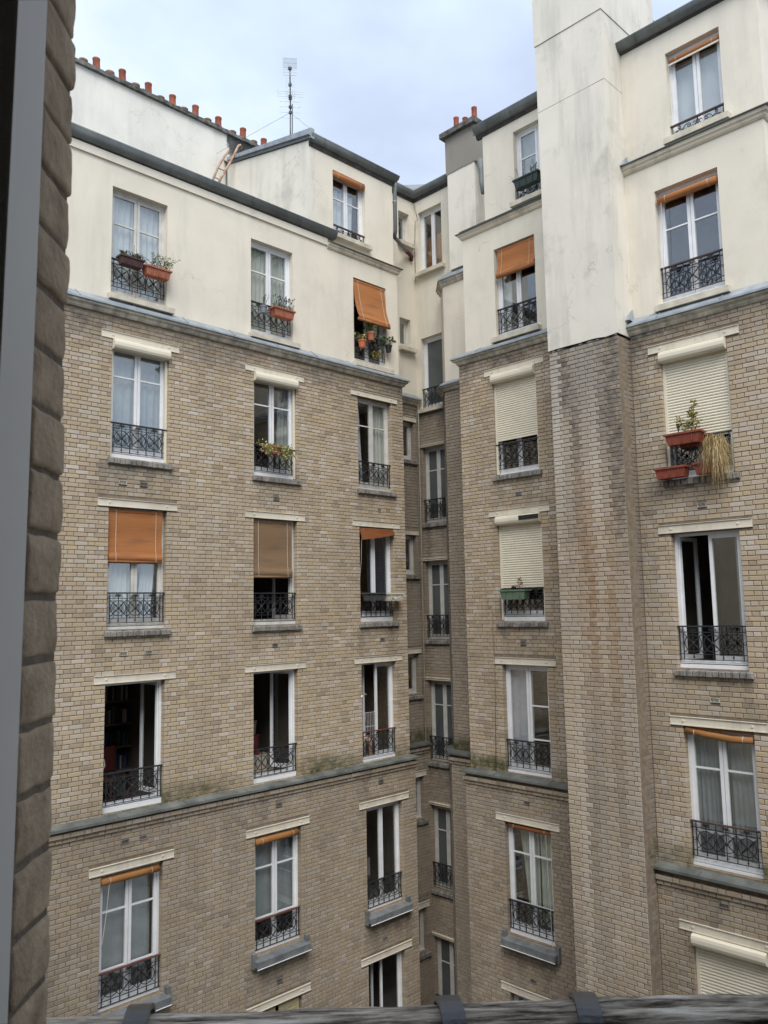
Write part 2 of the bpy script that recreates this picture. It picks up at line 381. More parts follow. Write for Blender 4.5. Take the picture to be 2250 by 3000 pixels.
def sweep(path, prof, side=1, cap=True):
    """profile points (offset to the court, z) carried along a plan path with mitred corners; the court lies to the right of the path (side=1)"""
    m = MB(); P = [Vector((p[0], p[1])) for p in path]; N = len(P); nrm = []
    for i in range(N - 1):
        d = (P[i + 1] - P[i]).normalized(); nrm.append(Vector((d.y, -d.x)) * side)
    vs = []
    for i in range(N):
        if i == 0: n = nrm[0]
        elif i == N - 1: n = nrm[-1]
        else:
            n = (nrm[i - 1] + nrm[i]); n = n / max(.2, n.dot(nrm[i]))
        for o, z in prof: vs.append((P[i].x + n.x * o, P[i].y + n.y * o, z))
    K = len(prof); fs = []
    for i in range(N - 1):
        for j in range(K - 1): fs.append((i * K + j, (i + 1) * K + j, (i + 1) * K + j + 1, i * K + j + 1))
    if cap: fs.append(tuple(range(K))); fs.append(tuple((N - 1) * K + j for j in range(K - 1, -1, -1)))
    return m.add(vs, fs)

# ------------------------------------------------------------------ the building
BLD = thing('apartment_building', 'tan brick apartment building around the courtyard, with cream rendered top storeys and white casement windows', 'apartment building', (0, 0, 0))

def wall_mesh(u0, u1, z0, z1, holes, v=0.0, thick=.28, grow=0.0, top=None):
    hs = [(max(u0, a - grow), min(u1, b + grow), max(z0, c - grow), min(z1, d + grow)) for a, b, c, d in holes if b > u0 and a < u1 and d > z0 and c < z1]
    us = sorted({u0, u1, *[h[0] for h in hs], *[h[1] for h in hs]}); zs = sorted({z0, z1, *[h[2] for h in hs], *[h[3] for h in hs]})
    m = MB()
    for i in range(len(us) - 1):
        for j in range(len(zs) - 1):
            cu, cz = (us[i] + us[i + 1]) / 2, (zs[j] + zs[j + 1]) / 2
            if any(h[0] < cu < h[1] and h[2] < cz < h[3] for h in hs): continue
            a, b, c, d = us[i], us[i + 1], zs[j], zs[j + 1]
            m.quad((a, v, c), (b, v, c), (b, v, d), (a, v, d)); m.quad((a, v + thick, d), (b, v + thick, d), (b, v + thick, c), (a, v + thick, c))
    t = v + thick
    for a, b, c, d in hs:
        m.quad((a, v, c), (a, v, d), (a, t, d), (a, t, c)); m.quad((b, v, d), (b, v, c), (b, t, c), (b, t, d))
        m.quad((a, v, d), (b, v, d), (b, t, d), (a, t, d)); m.quad((b, v, c), (a, v, c), (a, t, c), (b, t, c))
    m.quad((u0, v, z0), (u0, v, z1), (u0, t, z1), (u0, t, z0)); m.quad((u1, v, z1), (u1, v, z0), (u1, t, z0), (u1, t, z1))
    m.quad((u0, v, z1), (u1, v, z1), (u1, t, z1), (u0, t, z1)); m.quad((u1, v, z0), (u0, v, z0), (u0, t, z0), (u1, t, z0))
    return m

def nz(x, y, z, s): return noise.noise(Vector((x * s, y * s, z * s)))
def stain_at(w, zone):
    x, y, z = w; g = r = mo = p = 0.0
    if zone == 'chimney':
        u = y
        n_ = lambda a, b, c=1.0: nz(a, b, c, 1.0)
        g += max(0, min(1, (z - 2.2) / 1.5)) * max(0, 1.35 + 1.5 * n_(u * 2.2, z * .9))
        g += max(0, .15 + 1.9 * n_(u * 3.4 + 9, z * .22)) * (.75 if z > 1 else .45)
        g += .55 * math.exp(-((u - 6.47) / .07) ** 2) * max(0, .5 + n_(1, z * 2))
        r += max(0, 1.3 + 1.6 * n_(u * 3.1, z * .3)) * math.exp(-((z - .35) / 1.9) ** 2) * math.exp(-((u - 6.98) / .30) ** 2)
        p += max(0, .12 + 2.2 * n_(5 + u * 4.2, z * .16)) * max(0, min(1, (z - .8) / 2)) * .85
        p += max(0, 2.0 * n_(2 + u * 4.2, z * .16) - .35) * .5
    elif zone == 'chimney_side':
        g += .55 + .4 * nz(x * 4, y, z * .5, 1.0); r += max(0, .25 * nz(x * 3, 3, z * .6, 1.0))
        mo += max(0, 1 - abs(z + 3.85) / .45) * .9
    else:
        top = 4.35 if zone == 'R2' else 5.05
        led = -3.92 if zone == 'R2' else -3.26
        if zone != 'low':
            g += max(0, min(1.0, (z - (top - .62)) / .55)) * max(0, .75 + .8 * nz(x, y, z * 1.5, 1.3))
            near = max(0, min(1, 1.5 - (z - led) / .26)) if led - .05 < z < led + .40 else 0
            kind = nz(x * .8 + 3, y * .8, 0, .9)
            mo += near * max(0, (.45 if zone == 'L' else .95) + 1.7 * kind)
            g += near * .25
            p += max(0, nz(x, y, z, .8) - .1) * .35
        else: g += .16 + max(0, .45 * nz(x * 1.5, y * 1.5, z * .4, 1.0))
        for w_ in WIN:
            if 'zt' in w_ and not w_.get('small') and w_['zb'] - 1.1 < z < w_['zb'] - .1:
                c_ = w_['fr'].pt((w_['u0'] + w_['u1']) / 2, 0, z)
                if abs(c_[0] - x) < .72 and abs(c_[1] - y) < .72:
                    g += (1 - (w_['zb'] - .1 - z)) * max(0, .12 + 1.3 * nz(x * 4, y * 4, z * .4, 1.0)) * .8
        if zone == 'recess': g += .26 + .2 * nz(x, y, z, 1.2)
        if zone == 'R1': g += max(0, .1 + .3 * nz(x, y * 2.2, z * .5, 1.0))
        if zone == 'R2':
            g += max(0, math.exp(-((y - 6.3) / .16) ** 2) * (.4 + .3 * nz(1, 1, z, 1)))
            p += max(0, nz(3, y * 4, z * .2, 1.0) * .9 - .1) * .4
            if z < -1.12: g += .95 * math.exp(-((y - 4.93 - .03 * math.sin(z * 22)) / .055) ** 2) * (1 if z > -1.72 else 0)
    return (max(0, min(1, g)), max(0, min(1, r)), max(0, min(1, mo)), max(0, min(1, p)))

FADE = {'chimney': (.66, .10), 'chimney_side': (.6, .55), 'R1': (.32, .06), 'recess': (.5, .30), 'low': (.38, .31), 'R2': (.36, .03), 'L': (.32, .05)}  # second value: dirt; in low also the shade of the lower court painted in
COURSE, JOINT = .073, .0095
BR_H = COURSE - JOINT
SINGLES = []                      # bricks that may become objects of their own
STUFF = []                        # (wall object, list of brick boxes)
def brick_v(a, b, z0, z1, d, j, ta, tb):
    c = .005
    return [(a, -j + c, z0), (b, -j + c, z0), (b, -j + c, z1), (a, -j + c, z1), (a + c, -j + ta, z0 + c), (b - c, -j + tb, z0 + c), (b - c, -j + tb, z1 - c), (a + c, -j + ta, z1 - c),
            (a, d, z0), (b, d, z0), (b, d, z1), (a, d, z1)]
BR_F = [(4, 5, 6, 7), (0, 1, 5, 4), (1, 2, 6, 5), (2, 3, 7, 6), (3, 0, 4, 7), (8, 9, 1, 0), (9, 10, 2, 1), (10, 11, 3, 2), (11, 8, 0, 3)]
def brick_wall(fr, u0, u1, z0, z1, holes, zone, parent, deep_ends=(True, True), single_ok=True):
    rows = []
    k0 = math.ceil((z0 + .002 + 13) / COURSE); k = k0
    while True:
        za = -13 + k * COURSE
        if za + BR_H > z1 + .012: break
        zm = za + BR_H / 2
        iv = [(u0, u1)]
        for a, b, c, d in holes:
            if c - .02 < zm < d + .02:
                nv = []
                for p, q in iv:
                    if b <= p or a >= q: nv.append((p, q)); continue
                    if a > p: nv.append((p, a))
                    if b < q: nv.append((b, q))
                iv = nv
        per = .22 + .105 + 2 * JOINT
        for p, q in iv:
            if q - p < .03: continue
            ph = (k % 2) * per / 2 + rnd.uniform(-.012, .012) + (.06 if rnd.random() < .08 else 0)
            x = math.floor((p - ph) / per) * per + ph; cuts = []
            while x < q:
                cuts.append((x, x + .22)); cuts.append((x + .22 + JOINT, x + .22 + JOINT + .105)); x += per
            if rnd.random() < .5: cuts = [(a, (a + b) / 2 - JOINT / 2) if False else (a, b) for a, b in cuts]
            pcs = []
            for a, b in cuts:
                a2, b2 = max(a, p), min(b, q)
                if b2 - a2 < .045: 
                    continue
                pcs.append([a2, b2])
            if not pcs: pcs = [[p, q]]
            pcs[0][0] = p; pcs[-1][1] = q
            for i, (a, b) in enumerate(pcs):
                at0 = (i == 0 and (p > u0 + .001 or deep_ends[0])); at1 = (i == len(pcs) - 1 and (q < u1 - .001 or deep_ends[1]))
                rows.append((a, b, za, at0 or at1, at0, at1))
        k += 1
    lst = []
    for a, b, za, deep, at0, at1 in rows:
        w = fr.pt((a + b) / 2, 0, za + BR_H / 2)
        full = abs((b - a) - .22) < .004 and not deep
        j = rnd.uniform(-.002, .0025)
        rec = dict(fr=fr, a=a, b=b, z=za, deep=deep, j=j, w=w, zone=zone, parent=parent)
        lst.append(rec)
        if full and single_ok: SINGLES.append(rec)
    STUFF.append((parent, fr, lst))

def make_wall(name, fr, u0, u1, z0, z1, holes, brick, mat='cream_plaster', zone='L', deep=(True, True), thick=.28, courses_z=None, singles=True, ext=(0, 0)):
    o = obj(name, wall_mesh(u0 - ext[0], u1 + ext[1], z0, z1, holes, .009 if brick else 0, thick, .0 if not brick else .004).mesh(name, 'mortar' if brick else mat), BLD, fr.pt(0, 0, 0), fr.rot)
    o.color = (0, 0, 0, 0)
    if brick: brick_wall(fr, u0, u1, *(courses_z or (z0, z1)), holes, zone, o, deep, singles)
    return o

# ---------------- openings
WIN = []
def W(fr, u0, u1, zh, zb, **k): d = dict(fr=fr, u0=u0, u1=u1, zh=zh, zb=zb, **k); WIN.append(d); return (u0, u1, zb, zh)
fL, fLlow, fLw, fLb = FL(12.9), FL(12.82), FL(13.0), FL(13.1)
f1, f1low, f1w, f1u = FR(13.0), FR(12.92), FR(13.1), FR(13.2)
f2, f2low, f2w, f2u = FR(12.1), FR(12.02), FR(12.2), FR(12.3)
fc = FR(11.7)
fl2, fl2low, fl2w = FL(13.9), FL(13.82), FL(13.95)
f0, f0w = FR(15.0), FR(15.05)
ZT = [None, 4.80, 1.90, -1.03]
HS = {}
# left wing, brick rows 1-3
L_cols = [(6.25, 7.335), (9.19, 10.25), (11.965, 13.0)]
HS['L'] = []
for r in (1, 2, 3):
    for c, (a, b) in enumerate(L_cols):
        zt = ZT[r] - .012 * c * (1 if r == 1 else .6)
        HS['L'].append(W(fL, a, b, zt - .135, (zt - 2.19) if r < 3 else -3.235, id='L%d%d' % (c + 1, r), zt=zt, rail=zt - 1.585, sill='brick' if r < 3 else 'ledge'))
HS['Llow'] = []
for c, (a, b) in enumerate([(6.206, 7.295), (9.167, 10.245), (11.965, 13.03)]):
    HS['Llow'].append(W(fLlow, a, b, -4.14, -6.21, id='L%d4' % (c + 1), zt=-4.0, rail=-5.655, sill='zinc'))
    HS['Llow'].append(W(fLlow, a, b, -7.2, -9.25, id='L%d5' % (c + 1), zt=-7.06, rail=-8.65, sill='zinc'))
HS['Lw'] = [W(fLw, 6.245, 7.325, 7.475, 5.515, id='L10', rail=6.17, sill='plaster'), W(fLw, 9.19, 10.25, 7.44, 5.49, id='L20', rail=6.15, sill='plaster'),
            W(fLw, 11.975, 13.0, 7.40, 5.46, id='L30', rail=6.13, sill='plaster')]
HS['Lb'] = [W(fLb, 11.485, 12.48, 9.82, 8.33, id='L3u', rail=8.545, sill='plaster', low=True)]
# right wing R1
HS['R1'] = [W(f1, -9.98, -8.93, zt - .14, (zt - 2.2) if i < 2 else -3.20, id='R1%d' % (i + 1), zt=zt, rail=zt - 1.58, sill='brick' if i < 2 else 'ledge') for i, zt in enumerate((4.785, 1.89, -1.013))]
HS['R1low'] = [W(f1low, -9.99, -8.95, -4.09, -6.13, id='R14', zt=-3.955, rail=-5.54, sill='zinc'), W(f1low, -9.99, -8.95, -7.17, -9.2, id='R15', zt=-7.03, rail=-8.6, sill='zinc')]
HS['R1w'] = [W(f1w, -9.905, -8.895, 7.335, 5.455, id='R10', rail=6.04, sill='plaster')]
HS['R1u'] = [W(f1u, -9.375, -8.375, 9.745, 8.21, id='R1u', rail=8.47, sill='plaster', low=True)]
# right wing R2
HS['R2'] = [W(f2, -5.92, -4.86, zt - .145, (zt - 2.2) , id='R2%d' % (i + 1), zt=zt, rail=zt - 1.575, sill='brick') for i, zt in enumerate((4.105, 1.196))] + \
           [W(f2, -5.90, -4.85, -1.87, -3.90, id='R23', zt=-1.728, rail=-3.265, sill='ledge')]
HS['R2low'] = [W(f2low, -5.90, -4.83, -4.82, -6.9, id='R24', zt=-4.68, rail=-6.25, sill='zinc')]
HS['R2w'] = [W(f2w, -5.90, -4.853, 6.715, 4.775, id='R20', rail=5.395, sill='plaster')]
HS['R2u'] = [W(f2u, -5.62, -4.72, 9.06, 7.565, id='R2u', rail=7.77, sill='plaster', low=True)]
# recess: small windows on L2, tall ones on R0
HS['l2'] = [W(fl2, 14.40, 14.82, zt - .13, zt - 1.11, id='S%d' % (i + 1), zt=zt, sill='brick', small=True) for i, zt in enumerate((4.77, 1.90, -1.0))]
HS['l2low'] = [W(fl2low, 14.40, 14.80, zt - .13, zt - 1.12, id='S%d' % (i + 4), zt=zt, sill='brick', small=True) for i, zt in enumerate((-3.9, -6.9))]
HS['l2w'] = [W(fl2w, 14.43, 14.83, 7.33, 6.58, id='S0', sill='plaster', small=True), W(fl2w, 14.46, 14.86, 10.20, 9.38, id='Su', sill='plaster', small=True)]
HS['r0'] = [W(f0, -13.80, -12.96, zt - .065, zt - 1.985, id='T%d' % (i + 1), zt=zt, rail=zt - 1.41, sill='brick', tall=True) for i, zt in enumerate((4.05, 1.185, -1.72, -4.66, -7.65))]
HS['r0w'] = [W(f0w, -13.80, -12.96, 6.84, 5.0, id='T0', rail=5.5, sill='plaster', tall=True), W(f0w, -13.80, -13.0, 10.25, 8.62, id='Tu', sill='plaster', tall=True)]
WD = {w['id']: w for w in WIN}
# rooms: 300 mm of lintel stays out of the brickwork
vents = [(fL, 6.49, 2.19, 1), (fL, 6.88, 2.19, 0), (fL, 6.56, -.69, 1), (fL, 7.015, -.69, 1), (fL, 9.73, 2.17, 0), (fL, 9.69, -.69, 0), (fL, 12.58, 2.14, 1), (fL, 12.60, -.70, 0), (fLlow, 6.60, -3.70, 0), (fLlow, 6.93, -3.70, 0), (fLlow, 9.71, -3.665, 0),
         (fLlow, 12.45, -6.83, 0), (fLlow, 12.40, -3.66, 0), (fLlow, 9.72, -6.80, 0), (f1, -9.43, 2.16, 0), (f1, -9.45, -.73, 0), (f1low, -9.45, -3.68, 0), (f1low, -9.45, -6.83, 0), (f2, -5.39, 1.455, 1), (f2, -5.38, -1.455, 1), (f2low, -5.40, -4.34, 0)]
def lint_holes(hs_key):
    out = list(HS[hs_key]); f_ = {'L': fL, 'Llow': fLlow, 'R1': f1, 'R1low': f1low, 'R2': f2, 'R2low': f2low}.get(hs_key)
    out += [(u - .07, u + .07, z - .034, z + .034) for fr, u, z, k in vents if fr is f_]
    for w in WIN:
        if w.get('zt') and (w['u0'], w['u1'], w['zb'], w['zh']) in HS[hs_key]:
            e = .2 if not w.get('small') else .09
            if w.get('tall'): continue
            out.append((w['u0'] - e, w['u1'] + e, w['zt'] - .135, w['zt'] + .004))
    return out

LG, RG = -3.30, -3.30
make_wall('wall', fL, 2.0, 13.39, LG, 5.08, lint_holes('L'), True, zone='L', deep=(False, True))
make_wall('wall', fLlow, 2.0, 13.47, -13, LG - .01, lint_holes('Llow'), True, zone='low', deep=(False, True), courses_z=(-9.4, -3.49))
make_wall('wall', fLw, 2.0, 13.385, 5.09, 8.02, HS['Lw'], False)
make_wall('wall', fLb, 10.79, 13.385, 7.93, 10.20, HS['Lb'], False, mat='cream_plaster')
# end of the left wing, facing the recess
make_wall('wall', Frame(13.39, 0, 90), 13.18, 13.9, LG, 5.08, [], True, zone='recess', deep=(False, False), thick=.1, singles=False)
make_wall('wall', Frame(13.47, 0, 90), 13.1, 13.82, -13, LG - .01, [], True, zone='recess', deep=(False, False), courses_z=(-9.4, -3.49), thick=.1, singles=False)
make_wall('wall', Frame(13.385, 0, 90), 13.285, 13.95, 5.09, 7.99, [], False, thick=.1)
make_wall('wall', Frame(13.385, 0, 90), 13.385, 13.95, 8.0, 10.2, [], False, thick=.1)
make_wall('wall', fl2, 13.4, 15.0, LG, 5.08, lint_holes('l2'), True, zone='recess', deep=(False, False), singles=False)
make_wall('wall', fl2low, 13.48, 15.0, -13, LG - .01, lint_holes('l2low'), True, zone='recess', deep=(False, False), courses_z=(-9.4, -3.49), singles=False)
make_wall('wall', fl2w, 13.4, 15.05, 5.09, 10.66, HS['l2w'], False)
make_wall('wall', f0, -13.9, -12.86, -13, 4.94, lint_holes('r0'), True, zone='recess', deep=(False, False), courses_z=(-9.4, 4.86), singles=False, ext=(.2, .3))
make_wall('wall', f0w, -14.2, -12.1, 4.95, 10.66, HS['r0w'], False)
make_wall('wall', FL(12.9), -9.0, 1.99, LG, 5.08, [], False, mat='facade_render')
make_wall('wall', FL(12.82), -9.0, 1.99, -13, LG - .01, [], False, mat='facade_render')
make_wall('wall', FL(13.0), -9.0, 1.99, 5.09, 8.02, [], False)
# chamfered bay
def cham(a, b): return Frame(a[0], a[1], math.degrees(math.atan2(b[1] - a[1], b[0] - a[0]))), math.dist(a, b)
for (a, b, z0, z1, bk, cz) in (((14.82, 12.9), (14.35, 12.43), LG, 5.08, True, None), ((14.76, 12.96), (14.27, 12.46), -13, LG - .01, True, (-9.4, -3.49)), ((14.86, 12.92), (14.40, 12.45), 5.09, 7.72, False, None)):
    fch, ln = cham(a, b); make_wall('wall', fch, 0, ln, z0, z1, [], bk, zone='recess', deep=(False, True), thick=.06, courses_z=cz, singles=False)
make_wall('wall', FR(14.35), -12.43, -10.75, LG, 5.08, [], True, zone='recess', deep=(True, False), singles=False)
make_wall('wall', FR(14.27), -12.46, -10.75, -13, LG - .01, [], True, zone='recess', deep=(True, False), courses_z=(-9.4, -3.49), singles=False)
make_wall('wall', FR(14.40), -12.45, -10.6, 5.09, 7.72, [], False)
# R1
make_wall('wall', f1, -10.85, -7.60, RG, 5.04, lint_holes('R1'), True, zone='R1', deep=(True, False))
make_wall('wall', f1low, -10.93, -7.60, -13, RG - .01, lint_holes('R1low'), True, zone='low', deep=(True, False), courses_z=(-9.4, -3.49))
make_wall('wall', Frame(0, 10.85, 180), -14.35, -13.29, LG, 5.04, [], True, zone='recess', deep=(False, False), thick=.1, singles=False)
make_wall('wall', f1w, -10.73, -7.60, 5.05, 7.93, HS['R1w'], False)
make_wall('wall', Frame(0, 10.73, 180), -14.4, -13.39, 5.05, 7.93, [], False, thick=.1)
make_wall('wall', f1u, -10.17, -7.60, 7.92, 10.06, HS['R1u'], False)
make_wall('wall', Frame(0, 10.17, 180), -16.4, -13.49, 7.92, 10.06, [], False, thick=.1)
# R2
make_wall('wall', f2, -6.42, -4.05, -3.97, 4.36, lint_holes('R2'), True, zone='R2', deep=(False, True), ext=(.08, 0))
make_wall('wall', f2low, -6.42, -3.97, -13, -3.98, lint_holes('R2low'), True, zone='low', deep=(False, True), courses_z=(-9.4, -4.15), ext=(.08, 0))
make_wall('wall', f2w, -6.6, -4.12, 4.37, 7.25, HS['R2w'], False)
make_wall('wall', f2u, -6.6, -4.12, 7.24, 9.5, HS['R2u'], False)
make_wall('wall', FL(4.05), 12.39, 16.5, -13, 4.36, [], True, zone='L', deep=(False, False), courses_z=(-9.4, 4.36), singles=False)
make_wall('wall', FL(4.12), 12.485, 16.5, 4.37, 7.24, [], False)
make_wall('wall', FL(4.12), 12.585, 16.5, 7.245, 9.5, [], False)
# corbel courses under the ledges
for fr, a, b, z in ((fL, 2.0, 13.5, -3.345), (f1, -10.96, -7.73, -3.345), (f2, -6.42, -3.9, -4.03), (fl2, 13.5, 15.0, -3.345), (FR(14.35), -12.5, -10.85, -3.345)):
    for i, o_ in enumerate((.135, .105)):
        zz = -13 + math.floor((z - i * COURSE - .01 + 13 - BR_H) / COURSE) * COURSE
        w_ = obj('corbel', wall_mesh(a + .01, b - .01, zz - .012, zz + COURSE, [], .012, .2).mesh('corbel', 'mortar'), BLD, fr.off(o_).pt(0, 0, 0), fr.rot); w_.color = (0, 0, 0, 0)
        brick_wall(fr.off(o_), a, b, zz - .004, zz + BR_H + .004, [], 'low', w_, (True, True), False)
# chimney breast
make_wall('wall', fc, -7.73, -6.43, -13, 4.38, [], True, zone='chimney', deep=(True, True), courses_z=(-9.4, 4.42))
make_wall('wall', FL(6.43), 11.82, 12.105, -13, 4.38, [], True, zone='chimney_side', deep=(False, False), courses_z=(-9.4, 4.42), thick=.1, ext=(0, .3))
make_wall('wall', Frame(0, 7.73, 180), -13.0, -11.82, -13, 4.38, [], True, zone='low', deep=(False, False), courses_z=(-9.4, 4.40), thick=.1, singles=False)
def rough_prism(x0, x1, y0, y1, z0, z1, n=26, jag=.03):
    m = MB(); per = [(x0 + (x1 - x0) * t, y1) for t in np.linspace(0, 1, 5)[:-1]] + [(x1, y1 + (y0 - y1) * t) for t in (0, .5)] + \
        [(x1 + (x0 - x1) * t, y0) for t in np.linspace(0, 1, 9)[:-1]] + [(x0, y0 + (y1 - y0) * t) for t in np.linspace(0, 1, n)[:-1]]
    K = len(per); vs = [(x, y, z0 + rnd.uniform(-jag, jag)) for x, y in per] + [(x, y, z1) for x, y in per]
    return m.add(vs, [(i, (i + 1) % K, K + (i + 1) % K, K + i) for i in range(K)] + [tuple(range(K, 2 * K)), tuple(range(K - 1, -1, -1))])
cpo = obj('chimney_breast', rough_prism(11.688, 13.6, 6.418, 7.742, 4.325, 8.735, 26, .02).mesh('chimney_breast', 'pale_plaster'), BLD)
obj('chimney_render', rough_prism(11.686, 13.6, 6.416, 7.744, 8.742, 10.003, 26, .003).mesh('chimney_render', 'pale_plaster'), cpo)
obj('chimney_shaft', rough_prism(11.672, 13.6, 6.402, 7.758, 10.014, 13.6, 30, .007).mesh('chimney_shaft', 'pale_plaster'), cpo)
obj('chimney_core', MB().box(11.70, 13.58, 6.43, 7.73, 4.3, 13.5).mesh('chimney_core', 'gutter_board'), cpo)
obj('chimney_cap', MB().box(11.55, 13.7, 6.28, 7.88, 13.6, 13.78).mesh('chimney_cap', 'coping_stone'), cpo)

# cornices, ledges, gutters
def part(name, mb, mat, smooth=False, parent=BLD): return obj(name, mb.mesh(name, mat, smooth), parent)
def cornice(path, zt, zl, zb, o=.13, back=.02, zinc=True, mat=None):
    s_ = sweep(path, [(-.10, zb - .03), (.02, zb - .03), (.045, zb), (.055, zb + .03), (o - .03, zb + .055), (o - .025, zl - .012), (-.10, zl - .012)])
    p_ = part('cornice', s_, mat or ('cornice_stone' if zinc else 'cornice_cream'))
    if zinc:
        z_ = sweep(path, [(-.10, zt), (-.085, zt), (o * .55, zl + .055), (o, zl + .012), (o + .004, zl - .02), (o - .01, zl - .02), (-.10, zl - .01)])
        obj('zinc_flashing', z_.mesh('zinc_flashing', 'zinc'), p_)
        P = [Vector(q) for q in path]
        for i in range(len(P) - 1):
            d = P[i + 1] - P[i]; L_ = d.length; d.normalize(); n = Vector((d.y, -d.x)); k = .55
            while k < L_ - .05:
                q = P[i] + d * k; m = MB()
                pts = [q + n * oo for oo in (-.085, o * .55, o)]; zz = (zt, zl + .055, zl + .012)
                m.tube([(pp.x, pp.y, z + .006) for pp, z in zip(pts, zz)], .011, 4); k += 1.02
                obj('seam', m.mesh('seam', 'zinc'), p_)
    return p_
RP = [(14.82, 12.9), (14.35, 12.43), (14.35, 10.85), (13.0, 10.85), (13.0, 7.73)]
cornice([(2, 12.9), (13.39, 12.9), (13.39, 13.9), (15.0, 13.9)], 5.395, 5.225, 5.11)
cornice(RP, 5.33, 5.185, 5.075)
cornice([(12.1, 6.43), (12.1, 4.05), (16.5, 4.05)], 4.67, 4.50, 4.39)
cornice([(11.2, 13.0), (13.385, 13.0), (13.385, 13.95)], 7.99, 7.975, 7.87, .11, zinc=False)
part('cornice_cap', sweep([(11.2, 13.0), (13.385, 13.0), (13.385, 13.95)], [(-.12, 7.967), (.115, 7.967), (.118, 7.979), (-.12, 8.03)]), 'zinc_dark')
cornice([(14.4, 10.73), (13.1, 10.73), (13.1, 7.73)], 7.96, 7.945, 7.85, .11, zinc=False)
part('cornice_cap', sweep([(14.4, 10.73), (13.1, 10.73), (13.1, 7.73)], [(-.12, 7.937), (.115, 7.937), (.118, 7.949), (-.12, 8.0)]), 'zinc_dark')
cornice([(12.2, 6.43), (12.2, 4.12), (16.5, 4.12)], 7.35, 7.335, 7.215, .11, zinc=False)
part('cornice_cap', sweep([(12.2, 6.43), (12.2, 4.12), (16.5, 4.12)], [(-.12, 7.327), (.115, 7.327), (.118, 7.339), (-.12, 7.39)]), 'zinc_dark')
cornice([(14.86, 12.92), (14.40, 12.45), (14.40, 10.73)], 8.0, 7.80, 7.68, .12)
def ledge(path, z):
    p_ = part('ledge', sweep(path, [(-.12, z + .01), (-.005, z), (.165, z - .045), (.168, z - .085), (.12, z - .088), (-.12, z - .088)]), 'ledge_zinc')
    P = [Vector(q) for q in path]
    for i in range(len(P) - 1):
        d = P[i + 1] - P[i]; L_ = d.length; d.normalize(); n = Vector((d.y, -d.x)); k = .7
        while k < L_ - .1:
            q = P[i] + d * k
            obj('seam', MB().tube([(q.x - n.x * .0, q.y - n.y * .0, z + .004), (q.x + n.x * .16, q.y + n.y * .16, z - .038)], .008, 4).mesh('seam', 'ledge_zinc'), p_); k += 1.25
    return p_
ledge([(2, 12.9), (13.39, 12.9), (13.39, 13.9), (15.0, 13.9)], -3.245)
ledge(RP, -3.215)
ledge([(12.1, 6.43), (12.1, 4.05), (16, 4.05)], -3.93)

def gutter(path, ztop, zbot, o=.16, board=.10, joints=.62, mat='zinc_dark'):
    h = ztop - zbot
    prof = [(o, ztop)] + [(o + .012, ztop - .012), (o + .01, ztop - .03)] + [(.025 + (o - .02) * math.cos(t), ztop - .03 - (h - .03) * math.sin(t)) for t in np.linspace(.1, math.pi / 2, 7)] + [(-.04, zbot), (-.04, ztop)]
    g = part('gutter', sweep(path, prof), mat, True)
    P = [Vector(q) for q in path]
    for i in range(len(P) - 1):
        d = P[i + 1] - P[i]; L_ = d.length; d.normalize(); n = Vector((d.y, -d.x)); k = .35
        while k < L_ - .1:
            q = P[i] + d * k
            obj('gutter_joint', MB().tube([(q.x + n.x * a, q.y + n.y * a, b) for a, b in prof[1:-2]], .007, 4).mesh('gutter_joint', mat), g); k += joints
    if board: obj('fascia_board', sweep(path, [(-.05, zbot - board * .55), (.02, zbot - board * .55), (.045, zbot - .004), (-.05, zbot - .004)]).mesh('fascia_board', 'gutter_board'), g)
    return g
gutter([(2, 13.0), (11.40, 13.0)], 8.255, 8.075, .145, 0)
part('fascia_band', MB().box(2, 11.2, 12.965, 13.05, 7.90, 8.05), 'cream_plaster')
gutter([(10.79, 13.1), (13.385, 13.1), (13.385, 13.6)], 10.38, 10.20, .13, .16)
gutter([(13.5, 13.95), (15.05, 13.95), (15.05, 12.2)], 10.84, 10.66, .15, .14)
gutter([(13.2, 10.32), (13.2, 7.73)], 10.235, 10.06, .16, .14)
gutter([(12.3, 6.43), (12.3, 4.0)], 9.615, 9.47, .15, .06)

# roofs, side wall of the raised block, chimney stack on the bay
part('roof', MB().add([(2, 12.98, 8.1), (10.79, 12.98, 8.1), (10.79, 16.3, 8.6), (2, 16.3, 8.6)], [(0, 1, 2, 3)]), 'roof_zinc')
part('roof', MB().add([(10.70, 13.0, 10.30), (13.5, 13.0, 10.30), (13.5, 16.3, 11.06), (10.70, 16.3, 11.06)], [(0, 1, 2, 3)]), 'roof_zinc')
part('roof', MB().add([(13.3, 13.9, 10.75), (15.1, 13.9, 10.75), (15.1, 12.2, 10.75), (18, 12.2, 11.6), (18, 16.3, 11.6), (13.3, 16.3, 11.3)], [(0, 1, 2, 3, 4, 5)]), 'roof_zinc')
part('roof', MB().add([(13.15, 10.4, 10.12), (13.15, 7.7, 10.12), (17, 7.7, 10.9), (17, 10.4, 10.9)], [(0, 1, 2, 3)]), 'roof_zinc')
part('roof', MB().add([(12.25, 6.5, 9.55), (12.25, 3.95, 9.55), (16.6, 3.95, 10.3), (16.6, 6.5, 10.3)], [(0, 1, 2, 3)]), 'roof_zinc')
part('roof', MB().add([(13.0, 10.75, 7.98), (13.0, 7.7, 7.98), (14.6, 7.7, 8.0), (14.6, 10.75, 8.0)], [(0, 1, 2, 3)]), 'roof_zinc')
part('side_wall', MB().add([(10.786, 13.098, 8.0), (10.786, 16.3, 8.0), (10.786, 16.3, 10.98), (10.786, 13.098, 10.23), (10.99, 13.1, 8.0), (10.99, 16.3, 8.0), (10.99, 16.3, 10.98), (10.99, 13.1, 10.23)],
     [(0, 3, 2, 1), (4, 5, 6, 7), (3, 7, 6, 2), (0, 4, 7, 3)]), 'pale_plaster')
